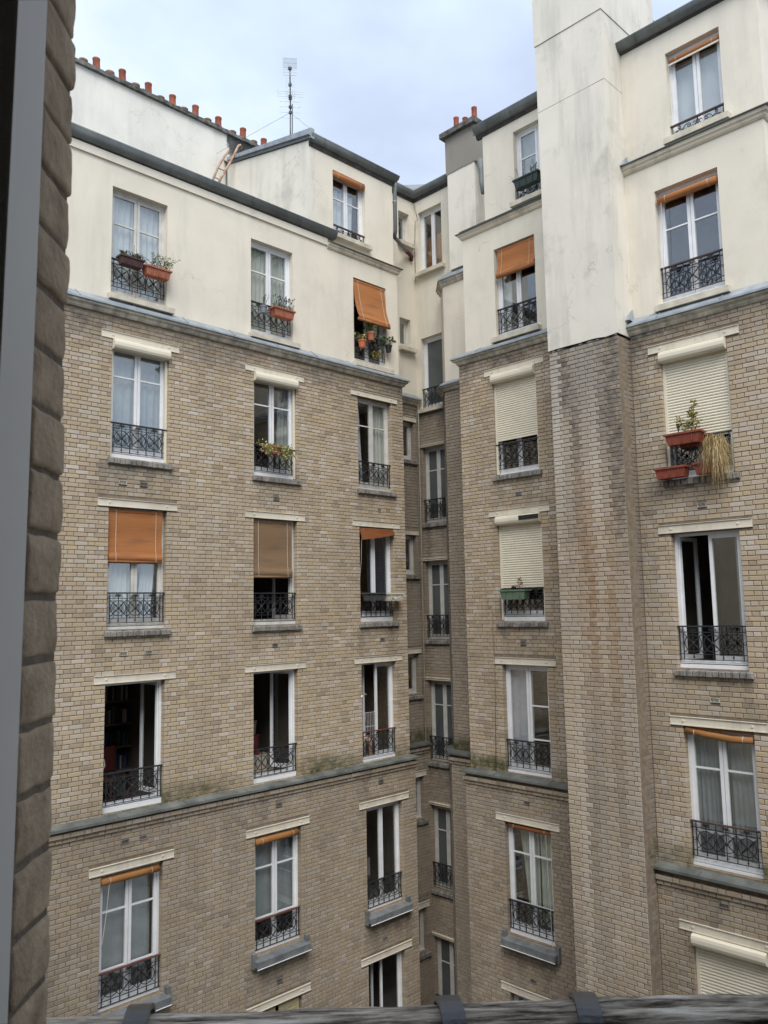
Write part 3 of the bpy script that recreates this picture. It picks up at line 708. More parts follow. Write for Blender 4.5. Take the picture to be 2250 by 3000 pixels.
vz = part('verge_flashing', MB().add([(10.765, 12.98, 10.235), (10.765, 16.25, 11.0), (10.765, 16.25, 11.18), (10.765, 12.98, 10.47), (10.86, 12.98, 10.235), (10.86, 16.25, 11.0), (10.86, 16.25, 11.18), (10.86, 12.98, 10.47)],
     [(0, 3, 2, 1), (4, 5, 6, 7), (3, 7, 6, 2), (0, 1, 5, 4), (0, 4, 7, 3)]), 'zinc')
for k in range(1, 5):
    y = 13.0 + k * .68; z = 10.24 + (y - 13) * .2354
    obj('seam', MB().tube([(10.763, y, z), (10.763, y, z + .215 - k * .012)], .008, 4).mesh('seam', 'zinc'), vz)
part('drip_edge', MB().tube([(10.755, 12.98, 10.232), (10.755, 16.25, 10.997)], .012, 4), 'zinc_dark')
st = part('chimney_stack', MB().box(14.40, 16.0, 11.36, 12.2, 8.0, 10.42), 'pale_plaster')
obj('stack_top', rough_prism(14.385, 15.4, 11.32, 12.235, 10.42, 11.34, 16, .01).mesh('stack_top', 'dark_plaster'), st)
obj('stack_coping', rough_prism(14.28, 15.5, 11.24, 12.33, 11.335, 11.47, 14, .008).mesh('stack_coping', 'coping_stone'), st)
POT = MB().lathe([(.10, 0), (.098, .02), (.082, .05), (.077, .27), (.084, .285), (.084, .315), (.058, .318), (.056, .1)], 18).mesh('chimney_pot', 'chimney_clay', True)
POTS = MB().lathe([(.088, 0), (.086, .09), (.094, .10), (.094, .13), (.062, .132), (.06, .05)], 18).mesh('chimney_pot', 'chimney_clay_old', True)
for y, s_, me in ((11.92, 1.05, POT), (11.645, .62, POT), (11.36, 1.05, POT)): obj('chimney_pot', me, st, (14.46, y, 11.46), 0, (.82, .82, s_))
# gable end behind the right wing
g0, g1 = at_y(1828, -10, 6.55), at_y(1908, 70, 6.55)
sl = (g1[2] - g0[2]) / (g1[0] - g0[0])
def gz(x): return g0[2] + sl * (x - g0[0])
gw = part('gable_wall', MB().add([(12.4, 6.55, 9.0), (14.6, 6.55, 9.0), (14.6, 6.55, gz(14.6)), (12.4, 6.55, gz(12.4)), (12.4, 6.75, 9.0), (14.6, 6.75, 9.0), (14.6, 6.75, gz(14.6)), (12.4, 6.75, gz(12.4))],
     [(0, 1, 2, 3), (7, 6, 5, 4), (3, 2, 6, 7)]), 'dark_plaster')
x = 12.4
while x < 14.4:
    obj('roof_tile', MB().add([(x, 6.49, gz(x) + .035), (x + .2, 6.49, gz(x + .2) + .01), (x + .2, 6.8, gz(x + .2) + .01), (x, 6.8, gz(x) + .035), (x, 6.49, gz(x) - .02), (x + .2, 6.49, gz(x + .2) - .03), (x + .2, 6.8, gz(x + .2) - .03), (x, 6.8, gz(x) - .02)],
        [(0, 1, 2, 3), (0, 4, 5, 1), (1, 5, 6, 2), (3, 7, 4, 0)]).mesh('roof_tile', 'roof_tile'), gw); x += .185

for x_, y_, z_ in ((12.2, 6.43, 7.33), (12.1, 6.43, 4.6)): part('flashing', MB().add([(x_ - .14, y_ - .012, z_), (x_ + .1, y_ - .012, z_), (x_ + .1, y_ - .012, z_ + .24), (x_ - .02, y_ - .012, z_ + .14), (x_ - .14, y_ - .09, z_), (x_ + .1, y_ - .07, z_), (x_ + .1, y_ - .03, z_ + .24), (x_ - .02, y_ - .03, z_ + .14)], [(0, 1, 2, 3), (7, 6, 5, 4), (0, 4, 5, 1), (1, 5, 6, 2), (2, 6, 7, 3), (3, 7, 4, 0)]), 'zinc')
# pipes
def pipe(name, pts, r, mat, n=10): return part(name, MB().tube(pts, r, n), mat, True)
p1, p2 = at_y(1190, 735, 13.8), at_y(1206, 752, 13.88)
dp = pipe('downpipe', [(13.47, 13.07, 10.28), (13.47, 13.06, 10.12), (13.47, 13.09, 9.98), (13.47, 13.1, 9.0), (13.50, 13.16, 8.88), tuple(p1)], .048, 'zinc_dark')
obj('pipe_end', MB().tube([tuple(p1), tuple((p1 + p2) / 2 + np.array([.0, .0, .015])), tuple(p2), tuple(p2 + np.array([.03, .05, -.1]))], [.056, .056, .054, .05], 10).mesh('pipe_end', 'pipe_red', True), dp)
obj('pipe_clip', MB().lathe([(.052, 0), (.056, .01), (.056, .03), (.052, .04)], 12, (13.47, 13.1, 9.72)).mesh('pipe_clip', 'zinc'), dp)
pipe('service_pipe', [(14.93, 13.84, 5.15), (14.93, 13.84, -13)], .016, 'pipe_tan', 6)
pipe('service_pipe', [(14.88, 13.86, 4.9), (14.88, 13.86, -13)], .010, 'zinc_dark', 5)
pipe('cable', [(15.02, 13.9, 10.5), (14.95, 13.72, 10.0), (15.0, 13.86, 10.02), (15.0, 13.9, 9.2), (15.01, 13.9, 8.4)], .008, 'black_iron', 5)
q0, q1, q2 = at_y(1407, 470, 11.25), at_y(1410, 500, 11.2), at_y(1416, 566, 11.15)
pipe('downpipe', [tuple(q0), tuple(q1), tuple(at_y(1411, 535, 11.2)), tuple(q2)], [.09, .055, .055, .055], 'zinc_dark')
for y0, z0, z1 in ((6.30, -9.5, -8.0),): pass
pipe('cable', [(13.0 - .012, 10.4, 1.0), (13.0 - .014, 10.25, -.05), (13.0 - .013, 9.96 + .2, -.0), (13.0 - .013, 10.15, -1.4), (13.0 - .013, 10.2, -3.2)], .006, 'pipe_tan', 4)

# ------------------------------------------------------------------ windows
def make_room(w, d=2.3, side=.32):
    fr, u0, u1, zh, zb = w['fr'], w['u0'], w['u1'], w['zh'], w['zb']
    s_ = .05 if w.get('small') or w.get('tall') else side
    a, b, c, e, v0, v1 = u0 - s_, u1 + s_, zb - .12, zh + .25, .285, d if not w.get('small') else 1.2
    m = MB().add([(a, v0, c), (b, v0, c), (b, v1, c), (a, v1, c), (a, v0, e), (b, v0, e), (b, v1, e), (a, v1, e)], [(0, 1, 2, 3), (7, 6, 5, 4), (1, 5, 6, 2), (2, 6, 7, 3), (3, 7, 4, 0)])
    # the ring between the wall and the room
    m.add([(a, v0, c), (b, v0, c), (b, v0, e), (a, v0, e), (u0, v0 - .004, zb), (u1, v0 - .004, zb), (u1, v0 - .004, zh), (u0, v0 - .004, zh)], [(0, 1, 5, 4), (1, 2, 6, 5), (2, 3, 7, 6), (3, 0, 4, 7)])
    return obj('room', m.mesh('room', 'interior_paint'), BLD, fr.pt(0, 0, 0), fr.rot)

def sash_mesh(w, h, bars, st=.052, bot=.075, solid=0):
    m = MB(); d0, d1 = -.022, .022
    m.box(0, st, d0, d1, 0, h); m.box(w - st, w, d0, d1, 0, h)
    m.box(st, w - st, d0, d1, 0, bot); m.box(st, w - st, d0, d1, h - .06, h)
    for b in bars: m.box(st, w - st, d0 + .006, d1 - .006, h * b - .013, h * b + .013)
    return m
def pane_mesh(w, z0, z1, st=.052):
    return MB().box(st - .004, w - st + .004, -.004, .004, z0 - .003, z1 + .003)

def make_window(w):
    fr, u0, u1, zh, zb = w['fr'], w['u0'], w['u1'], w['zh'], w['zb']
    dep = w.get('dep', .15); W_, H_ = u1 - u0, zh - zb
    low = w.get('board', .0)                       # a white sill board below the frame
    mat = w.get('fm', 'white_frame'); t = .045
    m = MB(); m.box(0, t, -.03, .04, low, H_); m.box(W_ - t, W_, -.03, .04, low, H_); m.box(t, W_ - t, -.03, .04, H_ - t, H_); m.box(t, W_ - t, -.03, .04, low, low + t)
    if low: m.box(0, W_, -.07, .04, 0, low - .012)
    m.box(-.0, W_, -.055, -.03, low, low + .028)
    if w.get('vent'): 
        m.box(t + .1, W_ * .45, -.036, -.03, H_ - .03, H_ - .016)
    wo = obj('window', m.mesh('window', mat), BLD, fr.pt(u0, dep, zb), fr.rot)
    if w.get('label'): wo['label'] = w['label']
    bars = w.get('bars', (.715,)); gm = w.get('glass', 'window_glass')
    n = 1 if w.get('small') else 2
    sw, sh = (W_ - 2 * t) / n, H_ - 2 * t - low
    if w.get('single'): n, sw = 1, W_ - 2 * t
    openl, openr = w.get('open', (0, 0))
    bl, brr = w.get('barsl', bars), w.get('barsr', bars)
    for i in range(n):
        bb = bl if i == 0 else brr
        ang = openl if i == 0 else openr
        me = sash_mesh(sw - .004, sh, bb)
        if i == 0: loc, rz, sc = (t, .005, low + t), R(ang), None
        else: loc, rz, sc = (W_ - t, .005, low + t), R(-ang), (-1, 1, 1)
        if i == 1:                                # mirror the right-hand sash so that its hinge is on the right
            me = bpy.data.meshes.new('sash'); s_ = sash_mesh(sw - .004, sh, bb); s_.v = [(-x, y, z) for x, y, z in s_.v]; s_.f = [tuple(reversed(f)) for f in s_.f]; me = s_.mesh('sash', mat)
        else: me = me.mesh('sash', mat)
        obj('sash', me, wo, loc, rz)
        zz = [.075] + [sh * b for b in sorted(bb)] + [sh - .06]
        for k in range(len(zz) - 1):
            p_ = pane_mesh(sw - .004, zz[k] + (.013 if k else 0), zz[k + 1] - (.013 if k < len(zz) - 2 else 0))
            if i == 1: p_.v = [(-x, y, z) for x, y, z in p_.v]; p_.f = [tuple(reversed(f)) for f in p_.f]
            obj('pane', p_.mesh('pane', gm), wo, loc, rz)
    return wo

BOLT = MB().lathe([(.0001, -.012), (.016, -.011), (.02, -.004), (.02, .0)], 8)
BOLT.v = [(x, z, y) for x, y, z in BOLT.v]; BOLT.f = [tuple(reversed(f)) for f in BOLT.f]
BOLT = BOLT.mesh('bolt', 'lintel_paint')
def make_lintel(w):
    fr, u0, u1, zt = w['fr'], w['u0'], w['u1'], w['zt']
    if w.get('tall'):
        m = MB().box(u0 - .06, u1 + .1, -.035, .2, zt - .062, zt - .02).box(u0 - .1, u1 + .14, -.05, .2, zt - .02, zt)
        return obj('lintel', m.mesh('lintel', 'lintel_paint'), BLD, fr.pt(0, 0, 0), fr.rot)
    e = .2 if not w.get('small') else .09
    a, b = u0 - e, u1 + e
    m = MB().box(a, b, -.006, .02, zt - .120, zt - .010).box(a, b, -.022, .1, zt - .010, zt).box(a, b, -.014, .27, zt - .134, zt - .120)
    lo = obj('lintel', m.mesh('lintel', 'lintel_paint'), BLD, fr.pt(0, 0, 0), fr.rot)
    for u in (u0 - .0 + .01, u1 - .01): obj('bolt', BOLT, lo, (u, -.006, zt - .066))
    return lo
SILL_BR = MB()
SILL_BR.add([(.004, -.02, 0), (.096, -.02, 0), (.096, .1, .0), (.004, .1, .0), (.004, -.025, .088), (.096, -.02, .09), (.096, .1, .105), (.004, .1, .105), (.01, -.032, .01), (.09, -.034, .012), (.09, -.033, .08), (.01, -.034, .082)],
            [(8, 9, 10, 11), (0, 1, 9, 8), (1, 5, 10, 9), (5, 4, 11, 10), (4, 0, 8, 11), (4, 5, 6, 7), (0, 3, 2, 1), (1, 2, 6, 5), (0, 4, 7, 3)])
SILL_BR = SILL_BR.mesh('sill_brick', 'sill_brick_grey')
def make_sill(w):
    fr, u0, u1, zb, k = w['fr'], w['u0'], w['u1'], w['zb'], w['sill']
    e = .05
    if k == 'brick':
        if w.get('tall'): e = .02
        a, b = u0 - e, u1 + e + .03
        so = obj('window_sill', MB().box(a + .004, b - .004, -.012, .26, zb - .12, zb - .012).mesh('window_sill', 'sill_brick_grey'), BLD, fr.pt(0, 0, 0), fr.rot)
        n = max(3, round((b - a) / .1)); s_ = (b - a) / n
        for i in range(n): obj('sill_brick', SILL_BR, so, (a + i * s_, -.03 + rnd.uniform(-.006, .006), zb - .118 + rnd.uniform(-.003, .003)), 0, (s_ / .1, 1, 1 + rnd.uniform(-.03, .03)))
    elif k == 'plaster':
        a, b = u0 - .06, u1 + .10
        m = MB().add([(a, -.13, zb - .13), (b, -.13, zb - .13), (b, .2, zb - .13), (a, .2, zb - .13), (a, -.135, zb - .035), (b, -.135, zb - .035), (b, .2, zb - .004), (a, .2, zb - .004)],
                     [(0, 3, 2, 1), (4, 5, 6, 7), (0, 1, 5, 4), (1, 2, 6, 5), (2, 3, 7, 6), (3, 0, 4, 7)])
        obj('window_sill', m.mesh('window_sill', 'sill_plaster'), BLD, fr.pt(0, 0, 0), fr.rot)
    elif k == 'zinc':
        a, b = u0 - .06, u1 + .10
        m = MB().add([(a, -.15, zb - .16), (b, -.15, zb - .16), (b, .1, zb - .16), (a, .1, zb - .16), (a, -.15, zb - .07), (b, -.15, zb - .07), (b, .1, zb - .01), (a, .1, zb - .01)],
                     [(0, 3, 2, 1), (4, 5, 6, 7), (0, 1, 5, 4), (1, 2, 6, 5), (2, 3, 7, 6), (3, 0, 4, 7)])
        m.box(a - .03, a + .05, -.075, .02, zb - .2, zb + .06); m.box(b - .05, b + .03, -.075, .02, zb - .2, zb + .06)
        m.box(a, b, -.158, -.15, zb - .185, zb - .155)
        zo = obj('window_sill', m.mesh('window_sill', 'zinc_sill'), BLD, fr.pt(0, 0, 0), fr.rot)
        obj('drip_edge', MB().tube([(a, -.16, zb - .188), (b, -.16, zb - .188)], .008, 5).mesh('drip_edge', 'white_frame'), zo)

# railings (one metre wide, scaled to the opening); the handrail is at z = 0, the foot at -.5
def spiral(cx, cz, r0, turns, sgn, n=16):
    return [(cx + sgn * r0 * (1 - .75 * i / n) * math.cos(2 * math.pi * turns * i / n + math.pi / 2), 0, cz + r0 * (1 - .75 * i / n) * math.sin(2 * math.pi * turns * i / n + math.pi / 2)) for i in range(n + 1)]
mB = MB()
for z in (-.085, -.415, -.495): mB.tube([(-.03, 0, z), (1.03, 0, z)], .0075, 4)
for u in (.008, .062, .354, .646, .938, .992): mB.tube([(u, 0, 0), (u, 0, -.497)], .0085, 4)
for u in (.208, .5, .792):
    mB.tube([(u, 0, -.005), (u, 0, -.46)], .0075, 4)
    mB.add([(u - .014, -.006, -.455), (u + .014, -.006, -.455), (u + .014, .006, -.455), (u - .014, .006, -.455), (u, 0, -.49), (u, 0, -.44)], [(0, 1, 4), (1, 2, 4), (2, 3, 4), (3, 0, 4), (1, 0, 5), (2, 1, 5), (3, 2, 5), (0, 3, 5)])
for u in (.035, .965): mB.tube([(u + .02 * math.cos(a), 0, -.25 + .02 * math.sin(a)) for a in np.linspace(0, 2 * math.pi, 10)[:-1]], .006, 4, True)
for z in (-.06, -.44):
    mB.tube([(-.035, 0, z), (-.03, .02, z - .03), (-.035, .01, z - .06)], .008, 4); mB.tube([(1.035, 0, z), (1.03, .02, z - .03), (1.035, .01, z - .06)], .008, 4)
RAIL_BARS = mB.mesh('railing', 'wrought_iron')
HANDRAIL = {}
for m_ in ('wrought_iron', 'red_handrail', 'brown_handrail'):
    HANDRAIL[m_] = MB().box(-.035, 1.035, -.024, .024, -.008, .014).mesh('handrail', m_)
mR = MB(); mR.tube([(.128 * math.cos(a), -.003, .128 * math.sin(a)) for a in np.linspace(0, 2 * math.pi, 25)[:-1]], .0078, 4, True)
for s1 in (1, -1):
    mR.tube([(-.142, 0, -.142 * s1), (.142, 0, .142 * s1)], .0072, 4)
    for q in (.035, .05, .065, -.035, -.05, -.065): mR.ball((q, 0, q * s1), .0145, 6, 3)
    for q in (.146, -.146): mR.tube([(0, 0, q), (-.146 * s1, 0, q * .2)], .0045, 3) if False else None
mR.ball((0, -.004, 0), .03, 8, 4, (1, .6, 1))
ROUNDEL = mR.mesh('roundel', 'wrought_iron')
mS = MB()
for s1 in (1, -1): mS.tube(spiral(.036 * s1, -.042, .026, 1.4, s1), .0062, 4); mS.tube([(0, 0, -.085), (.008 * s1, 0, -.05), (.03 * s1, 0, -.016)], .0062, 4)
SCROLL = mS.mesh('scroll', 'wrought_iron')
# low balcony guards of the top storey
mB = MB(); mB.tube([(-.02, 0, -.2), (.05, 0, -.2)], .009, 4); mB.tube([(.95, 0, -.2), (1.02, 0, -.2)], .009, 4)
for u in (.02, .98): mB.tube([(u, 0, 0), (u, 0, -.25)], .009, 4)
LOW_BARS = mB.mesh('railing', 'wrought_iron')
mS = MB()
for s1 in (1, -1):
    mS.tube(spiral(.36 * s1, -.05, .035, 1.4, s1), .008, 4); mS.tube(spiral(.38 * s1, -.155, .045, 1.4, -s1), .008, 4)
    mS.tube([(.45 * s1, 0, -.2), (.42 * s1, 0, -.11), (.33 * s1, 0, -.09), (.22 * s1, 0, -.16), (.1 * s1, 0, -.17), (.03 * s1, 0, -.10), (0, 0, -.02)], .009, 4)
    mS.tube(spiral(.17 * s1, -.085, .04, 1.3, s1), .008, 4); mS.tube([(.3 * s1, 0, -.13), (.24 * s1, 0, -.06), (.18 * s1, 0, -.045)], .008, 4)
    mS.tube([(.015 * s1, 0, -.1), (.05 * s1, 0, -.06), (.09 * s1, 0, -.075)], .008, 4)
mS.tube([(0, 0, 0), (0, 0, -.22)], .009, 4); mS.ball((0, 0, -.12), .022, 6, 4)
LOW_SCROLL = mS.mesh('scroll', 'wrought_iron')
def make_rail(w):
    if not w.get('rail'): return
    fr, u0, u1 = w['fr'], w['u0'], w['u1']; d = w.get('raild', .07); wd = u1 - u0 - .03
    if w.get('low'):
        ro = obj('railing', LOW_BARS, BLD, fr.pt(u0 + .015, .05, w['rail']), fr.rot, (wd, 1, 1))
        obj('scroll', LOW_SCROLL, ro, (.5, 0, 0)); obj('handrail', HANDRAIL[w.get('hm', 'brown_handrail')], ro); return
    ro = obj('railing', RAIL_BARS, BLD, fr.pt(u0 + .015, d, w['rail']), fr.rot, (wd, 1, 1 if not w.get('tall') else 1.02))
    for u in (.208, .5, .792):
        obj('roundel', ROUNDEL, ro, (u, 0, -.25)); obj('scroll', SCROLL, ro, (u, 0, 0))
    obj('handrail', HANDRAIL[w.get('hm', 'wrought_iron')], ro)

def S(i, **k): WD[i].update(k)
S('L10', bars=(.70,), board=0, label='white casement window with full white curtains', fm='aged_frame'); S('L20', bars=(.70,), fm='white_frame')
S('L30', open=(0, 0)); S('L3u', bars=(.62,))
S('L11', bars=(.70,), board=.09); S('L21', bars=(.70,), board=.09); S('L31', bars=(.70,), fm='aged_frame', board=.05)
S('L12', bars=(.70, ), fm='aged_frame', board=.06); S('L22', open=(85, 78), board=.07, fm='aged_frame'); S('L32', bars=(), board=.11)
S('L13', bars=(), open=(100, 84), board=.10, vent=True, label='wide open window onto a dark living room'); S('L23', bars=(), open=(95, 68), board=.10, vent=True, label='wide open window onto a dark room with a pale sofa')
S('L33', bars=(), open=(34, 0), board=.05, hm='red_handrail')
for c in '123': S('L%s4' % c, board=.06); S('L%s5' % c, board=.06)
S('L14', bars=(.70, .24), hm='red_handrail'); S('L24', bars=(.70, .24), hm='red_handrail'); S('L34', bars=()); S('L35', bars=(), open=(30, 12)); S('L25', bars=(.7,)); S('L15', bars=(.7,))
S('R10', bars=()); S('R1u', bars=(.62,)); S('R11', bars=(.7, .36)); S('R12', bars=(), board=.09); S('R13', barsl=(), barsr=(.62, .29), bars=(), board=.06); S('R14', bars=(.72, .24), board=.08); S('R15', bars=(.7,), fm='aged_frame')
S('R20', bars=(.66,), board=.04, hm='brown_handrail'); S('R2u', bars=(), fm='white_frame'); S('R21', bars=(.7,)); S('R22', bars=(), open=(82, 0), board=.07, label='half open window with a pale curtain behind its closed right sash')
S('R23', bars=(.70, .21), board=.05, hm='brown_handrail'); S('R24', bars=())
for i in '12345': S('T' + i, bars=(.70,), glass='frosted_glass', fm='aged_frame', raild=.03)
S('T0', bars=(), glass='frosted_glass', single=True, raild=.03); S('Tu', bars=())
for i in ('S1', 'S2', 'S3', 'S4', 'S5', 'S0', 'Su'): S(i, bars=(), fm='aged_frame')
S('S0', bars=(), open=(0, 0))
for w in WIN:
    if w['id'] in ('L25', 'R24'): pass
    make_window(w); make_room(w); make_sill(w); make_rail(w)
    if w.get('zt'): make_lintel(w)

# roller shutters: box above, guides, slats
SLAT = MB()
SLAT.add([(0, .004, 0), (1, .004, 0), (0, -.007, .008), (1, -.007, .008), (0, -.010, .022), (1, -.010, .022), (0, -.004, .040), (1, -.004, .040), (0, .004, .044), (1, .004, .044)],
         [(0, 1, 3, 2), (2, 3, 5, 4), (4, 5, 7, 6), (6, 7, 9, 8)])
SLAT = SLAT.mesh('slat', 'shutter_cream', False)
def shutter(i, zbot=None, solar=False):
    w = WD[i]; fr, u0, u1, zh, zb = w['fr'], w['u0'], w['u1'], w['zh'], w['zb']; W_ = u1 - u0
    prof = [(.14, 0), (-.045, 0), (-.075, -.02), (-.085, -.06), (-.085, -.11), (-.07, -.15), (-.035, -.175), (.14, -.175)]
    m = MB(); K = len(prof)
    m.add([(x, v, z) for x in (.005, W_ - .005) for v, z in prof], [(k, (k + 1) % K, K + (k + 1) % K, K + k) for k in range(K)] + [tuple(range(K - 1, -1, -1)), tuple(range(K, 2 * K))])
    so = obj('roller_shutter', m.mesh('roller_shutter', 'shutter_cream'), BLD, fr.pt(u0, 0, zh - .004), fr.rot)
    so['label'] = 'cream roller shutter ' + ('rolled up into its box' if zbot is None else 'lowered most of the way')
    for x_ in (0, W_ - .045): obj('guide_rail', MB().box(x_, x_ + .045, .055, .10, zb - zh + .02, -.15).mesh('guide_rail', 'shutter_cream'), so)
    if zbot is not None:
        z = zbot - zh + .03
        obj('bottom_bar', MB().box(.045, W_ - .045, .064, .084, z - .03, z + .012).mesh('bottom_bar', 'shutter_cream'), so)
        z += .012
        while z < -.16: obj('slat', SLAT, so, (.045, .074, z), 0, (W_ - .09, 1, 1)); z += .045
        obj('shutter_backing', MB().box(.045, W_ - .045, .082, .086, zbot - zh, -.14).mesh('shutter_backing', 'gutter_board'), so)
    if solar: obj('solar_panel', MB().box(W_ * .56, W_ * .995, -.092, -.083, -.115, -.03).mesh('solar_panel', 'dark_pot'), so)
shutter('L11'); shutter('L21'); shutter('R11', 3.28); shutter('R12', .335, True); shutter('R21', 2.50); shutter('R24', -6.9)

# yellow louvred shutter of the lowest middle window
w = WD['L25']; lv = MB().box(0, 1.07, -.01, .02, 0, .06)
so = obj('louvred_shutter', MB().box(.02, .08, -.03, .02, .3, 1.98).box(.99, 1.05, -.03, .02, .3, 1.98).box(.5, .57, -.03, .02, .3, 1.98).box(.08, .99, -.03, .02, 1.9, 1.98).mesh('louvred_shutter', 'yellow_shutter'), BLD, w['fr'].pt(w['u0'], .1, w['zb']), w['fr'].rot)
LV = MB().add([(.08, -.025, 0), (.99, -.025, 0), (.99, .015, .04), (.08, .015, .04), (.08, -.025, .008), (.99, -.025, .008), (.99, .015, .048), (.08, .015, .048)], [(0, 3, 2, 1), (4, 5, 6, 7), (0, 1, 5, 4), (2, 3, 7, 6)]).mesh('slat', 'yellow_shutter')
for k in range(34): obj('slat', LV, so, (0, 0, .32 + k * .047))

# air vents in the brickwork
VG = MB().box(-.07, .07, -.004, .05, -.034, -.026).box(-.07, .07, -.004, .05, .026, .034).box(-.07, -.06, -.004, .05, -.026, .026).box(.06, .07, -.004, .05, -.026, .026)
for k in range(6): VG.add([(-.055 + k * .02, .0, -.026), (-.047 + k * .02, .0, -.026), (-.03 + k * .02, .0, .026), (-.038 + k * .02, .0, .026)], [(0, 1, 2, 3)])
VG = VG.mesh('air_vent', 'cornice_stone'); VGD = MB().box(-.06, .06, .012, .04, -.026, .026).mesh('vent_opening', 'gutter_board')
VG2 = VG.copy(); VG2.materials.clear(); VG2.materials.append(MATS['sill_brick_grey'])
for fr, u, z, k in vents:
    vo = obj('air_vent', VG if k else VG2, BLD, fr.pt(u, -.006, z), fr.rot); obj('vent_opening', VGD, vo)

# ------------------------------------------------------------------ bricks: the 300 that show largest are objects, the rest joined per wall
seen = []
for rec in SINGLES:
    x, y, z = proj(rec['w'])
    if z <= 0 or not (250 < x < 2235 and 20 < y < 2880): continue
    fr = rec['fr']; a = proj(fr.pt(rec['a'], 0, rec['z'])); b = proj(fr.pt(rec['b'], 0, rec['z']))
    top = proj(fr.pt(rec['a'], 0, rec['z'] + BR_H))
    if rec['zone'] == 'R1' and rec['w'][1] < 7.9: continue
    seen.append((abs(b[0] - a[0]) * abs(top[1] - a[1]), rec))
seen.sort(key=lambda t: -t[0])
ids = set()
BMESH = MB().add(brick_v(0, .22, 0, BR_H, .02, 0, 0, .001), BR_F).mesh('brick', 'tan_brick')
BMESH.attributes.new('stain', 'FLOAT_COLOR', 'POINT').data.foreach_set('color', [0.0] * 48); BMESH.attributes.new('pale', 'FLOAT', 'POINT').data.foreach_set('value', [0.0] * 12)
for _, rec in seen[:300]:
    ids.add(id(rec))
    fr = rec['fr']; o = obj('brick', BMESH, rec['parent'], (rec['a'], -rec['j'], rec['z']))
    o.color = stain_at(rec['w'], rec['zone']); o['fade'], o['dirt_shade'] = FADE[rec['zone']]
for parent, fr, lst in STUFF:
    m = MB(); cols, pal = [], []
    for rec in lst:
        if id(rec) in ids: continue
        zj = rnd.uniform(-.0015, .0015)
        m.add(brick_v(rec['a'] + rnd.uniform(0, .002), rec['b'] - rnd.uniform(0, .002), rec['z'] + zj, rec['z'] + BR_H + zj, .14 if rec['deep'] else .02, rec['j'], rnd.uniform(-.001, .0015), rnd.uniform(-.001, .0015)), BR_F)
        q = stain_at(rec['w'], rec['zone']); cols.extend(list(q) * 12); pal.extend([q[3]] * 12)
    if not m.v: continue
    me = m.mesh('brick_courses', 'tan_brick')
    at = me.attributes.new('stain', 'FLOAT_COLOR', 'POINT'); at.data.foreach_set('color', cols)
    at = me.attributes.new('pale', 'FLOAT', 'POINT'); at.data.foreach_set('value', pal)
    o = obj('brick_courses', me, parent); o.color = (0, 0, 0, 0); o['kind'] = 'stuff'; o['fade'], o['dirt_shade'] = FADE[lst[0]['zone']]


# ------------------------------------------------------------------ the party wall behind, with its row of chimney pots
PW = thing('party_wall', 'tall cream party wall behind the left roof with a row of clay chimney pots on its coping', 'party wall', (7.5, 16.4, 0))
def pl(x, y, z): return (x - 7.5, y - 16.4, z)
def pz(x): return 11.93 - (x - 7) * .012
obj('wall', MB().add([pl(3, 16.3, -13), pl(15, 16.3, -13), pl(15, 16.3, pz(15) - .08), pl(3, 16.3, pz(3) - .08), pl(3, 16.7, -13), pl(15, 16.7, -13), pl(15, 16.7, pz(15) - .08), pl(3, 16.7, pz(3) - .08)],
    [(0, 1, 2, 3), (7, 6, 5, 4), (3, 2, 6, 7), (0, 3, 7, 4), (1, 5, 6, 2)]).mesh('wall', 'party_plaster'), PW)
m = MB(); K = 90
for i in range(K):
    a, b = 3 + i * 12 / K, 3 + (i + 1) * 12 / K
    j = [rnd.uniform(-.014, .014) for _ in range(3)]
    m.add([pl(a, 16.22 + j[0], pz(a) - .085), pl(b, 16.22 + j[0], pz(b) - .085), pl(b, 16.78, pz(b) - .085), pl(a, 16.78, pz(a) - .085), pl(a, 16.24 + j[0], pz(a) + .02 + j[1]), pl(b, 16.24 + j[0], pz(b) + .02 + j[1]), pl(b, 16.76, pz(b) + .05 + j[2]), pl(a, 16.76, pz(a) + .05 + j[2])],
          [(0, 3, 2, 1), (4, 5, 6, 7), (0, 1, 5, 4), (1, 2, 6, 5), (2, 3, 7, 6), (3, 0, 4, 7)])
obj('coping', m.mesh('coping', 'coping_stone'), PW)
for i in range(8):
    xt = (7.448, 8.065, 8.712, 9.336, 9.96, 10.613, 11.349, 12.001)[i]; xs = (7.143, 7.762, 8.385, 9.021, 9.65, 10.308, 11.038, 11.687)[i]
    obj('chimney_pot', POT, PW, pl(xt, 16.42, pz(xt) + .015), 0, (1.0, 1.0, 1.06 + rnd.uniform(-.09, .07)), (rnd.uniform(-.03, .03), rnd.uniform(-.035, .035), rnd.uniform(0, 6)))
    obj('chimney_pot', POTS, PW, pl(xs, 16.42, pz(xs) + .01), rnd.uniform(0, 6), (1.08, 1.08, 1.15 + rnd.uniform(-.12, .12)))

# ------------------------------------------------------------------ aerial and roof ladder
a0 = np.array([11.195, 14.25, 10.42])
AN = thing('tv_antenna', 'tall rooftop television aerial with grid reflector, rods and guy wires above the raised block', 'antenna', tuple(a0))
hv = Vector((-.62, -.78, 0)); ev = Vector((.78, -.62, 0)); Z = Vector((0, 0, 1))
z1, z2 = 1.30, 1.50
obj('mast', MB().tube([(0, 0, -.1), (0, 0, z2 + .12)], [.022, .016], 8).mesh('mast', 'antenna_metal', True), AN)
obj('mast_pipe', MB().tube([(.035, -.03, -.1), (.035, -.03, z1 + .1)], .012, 6).mesh('mast_pipe', 'antenna_metal'), AN)
obj('boom', MB().tube([hv * -.45 + Z * z1, hv * .62 + Z * z1], .013, 5).mesh('boom', 'antenna_metal'), AN)
obj('boom', MB().tube([hv * -.1 + Z * z2, hv * 1.15 + Z * (z2 + .03)], .015, 5).mesh('boom', 'antenna_metal'), AN)
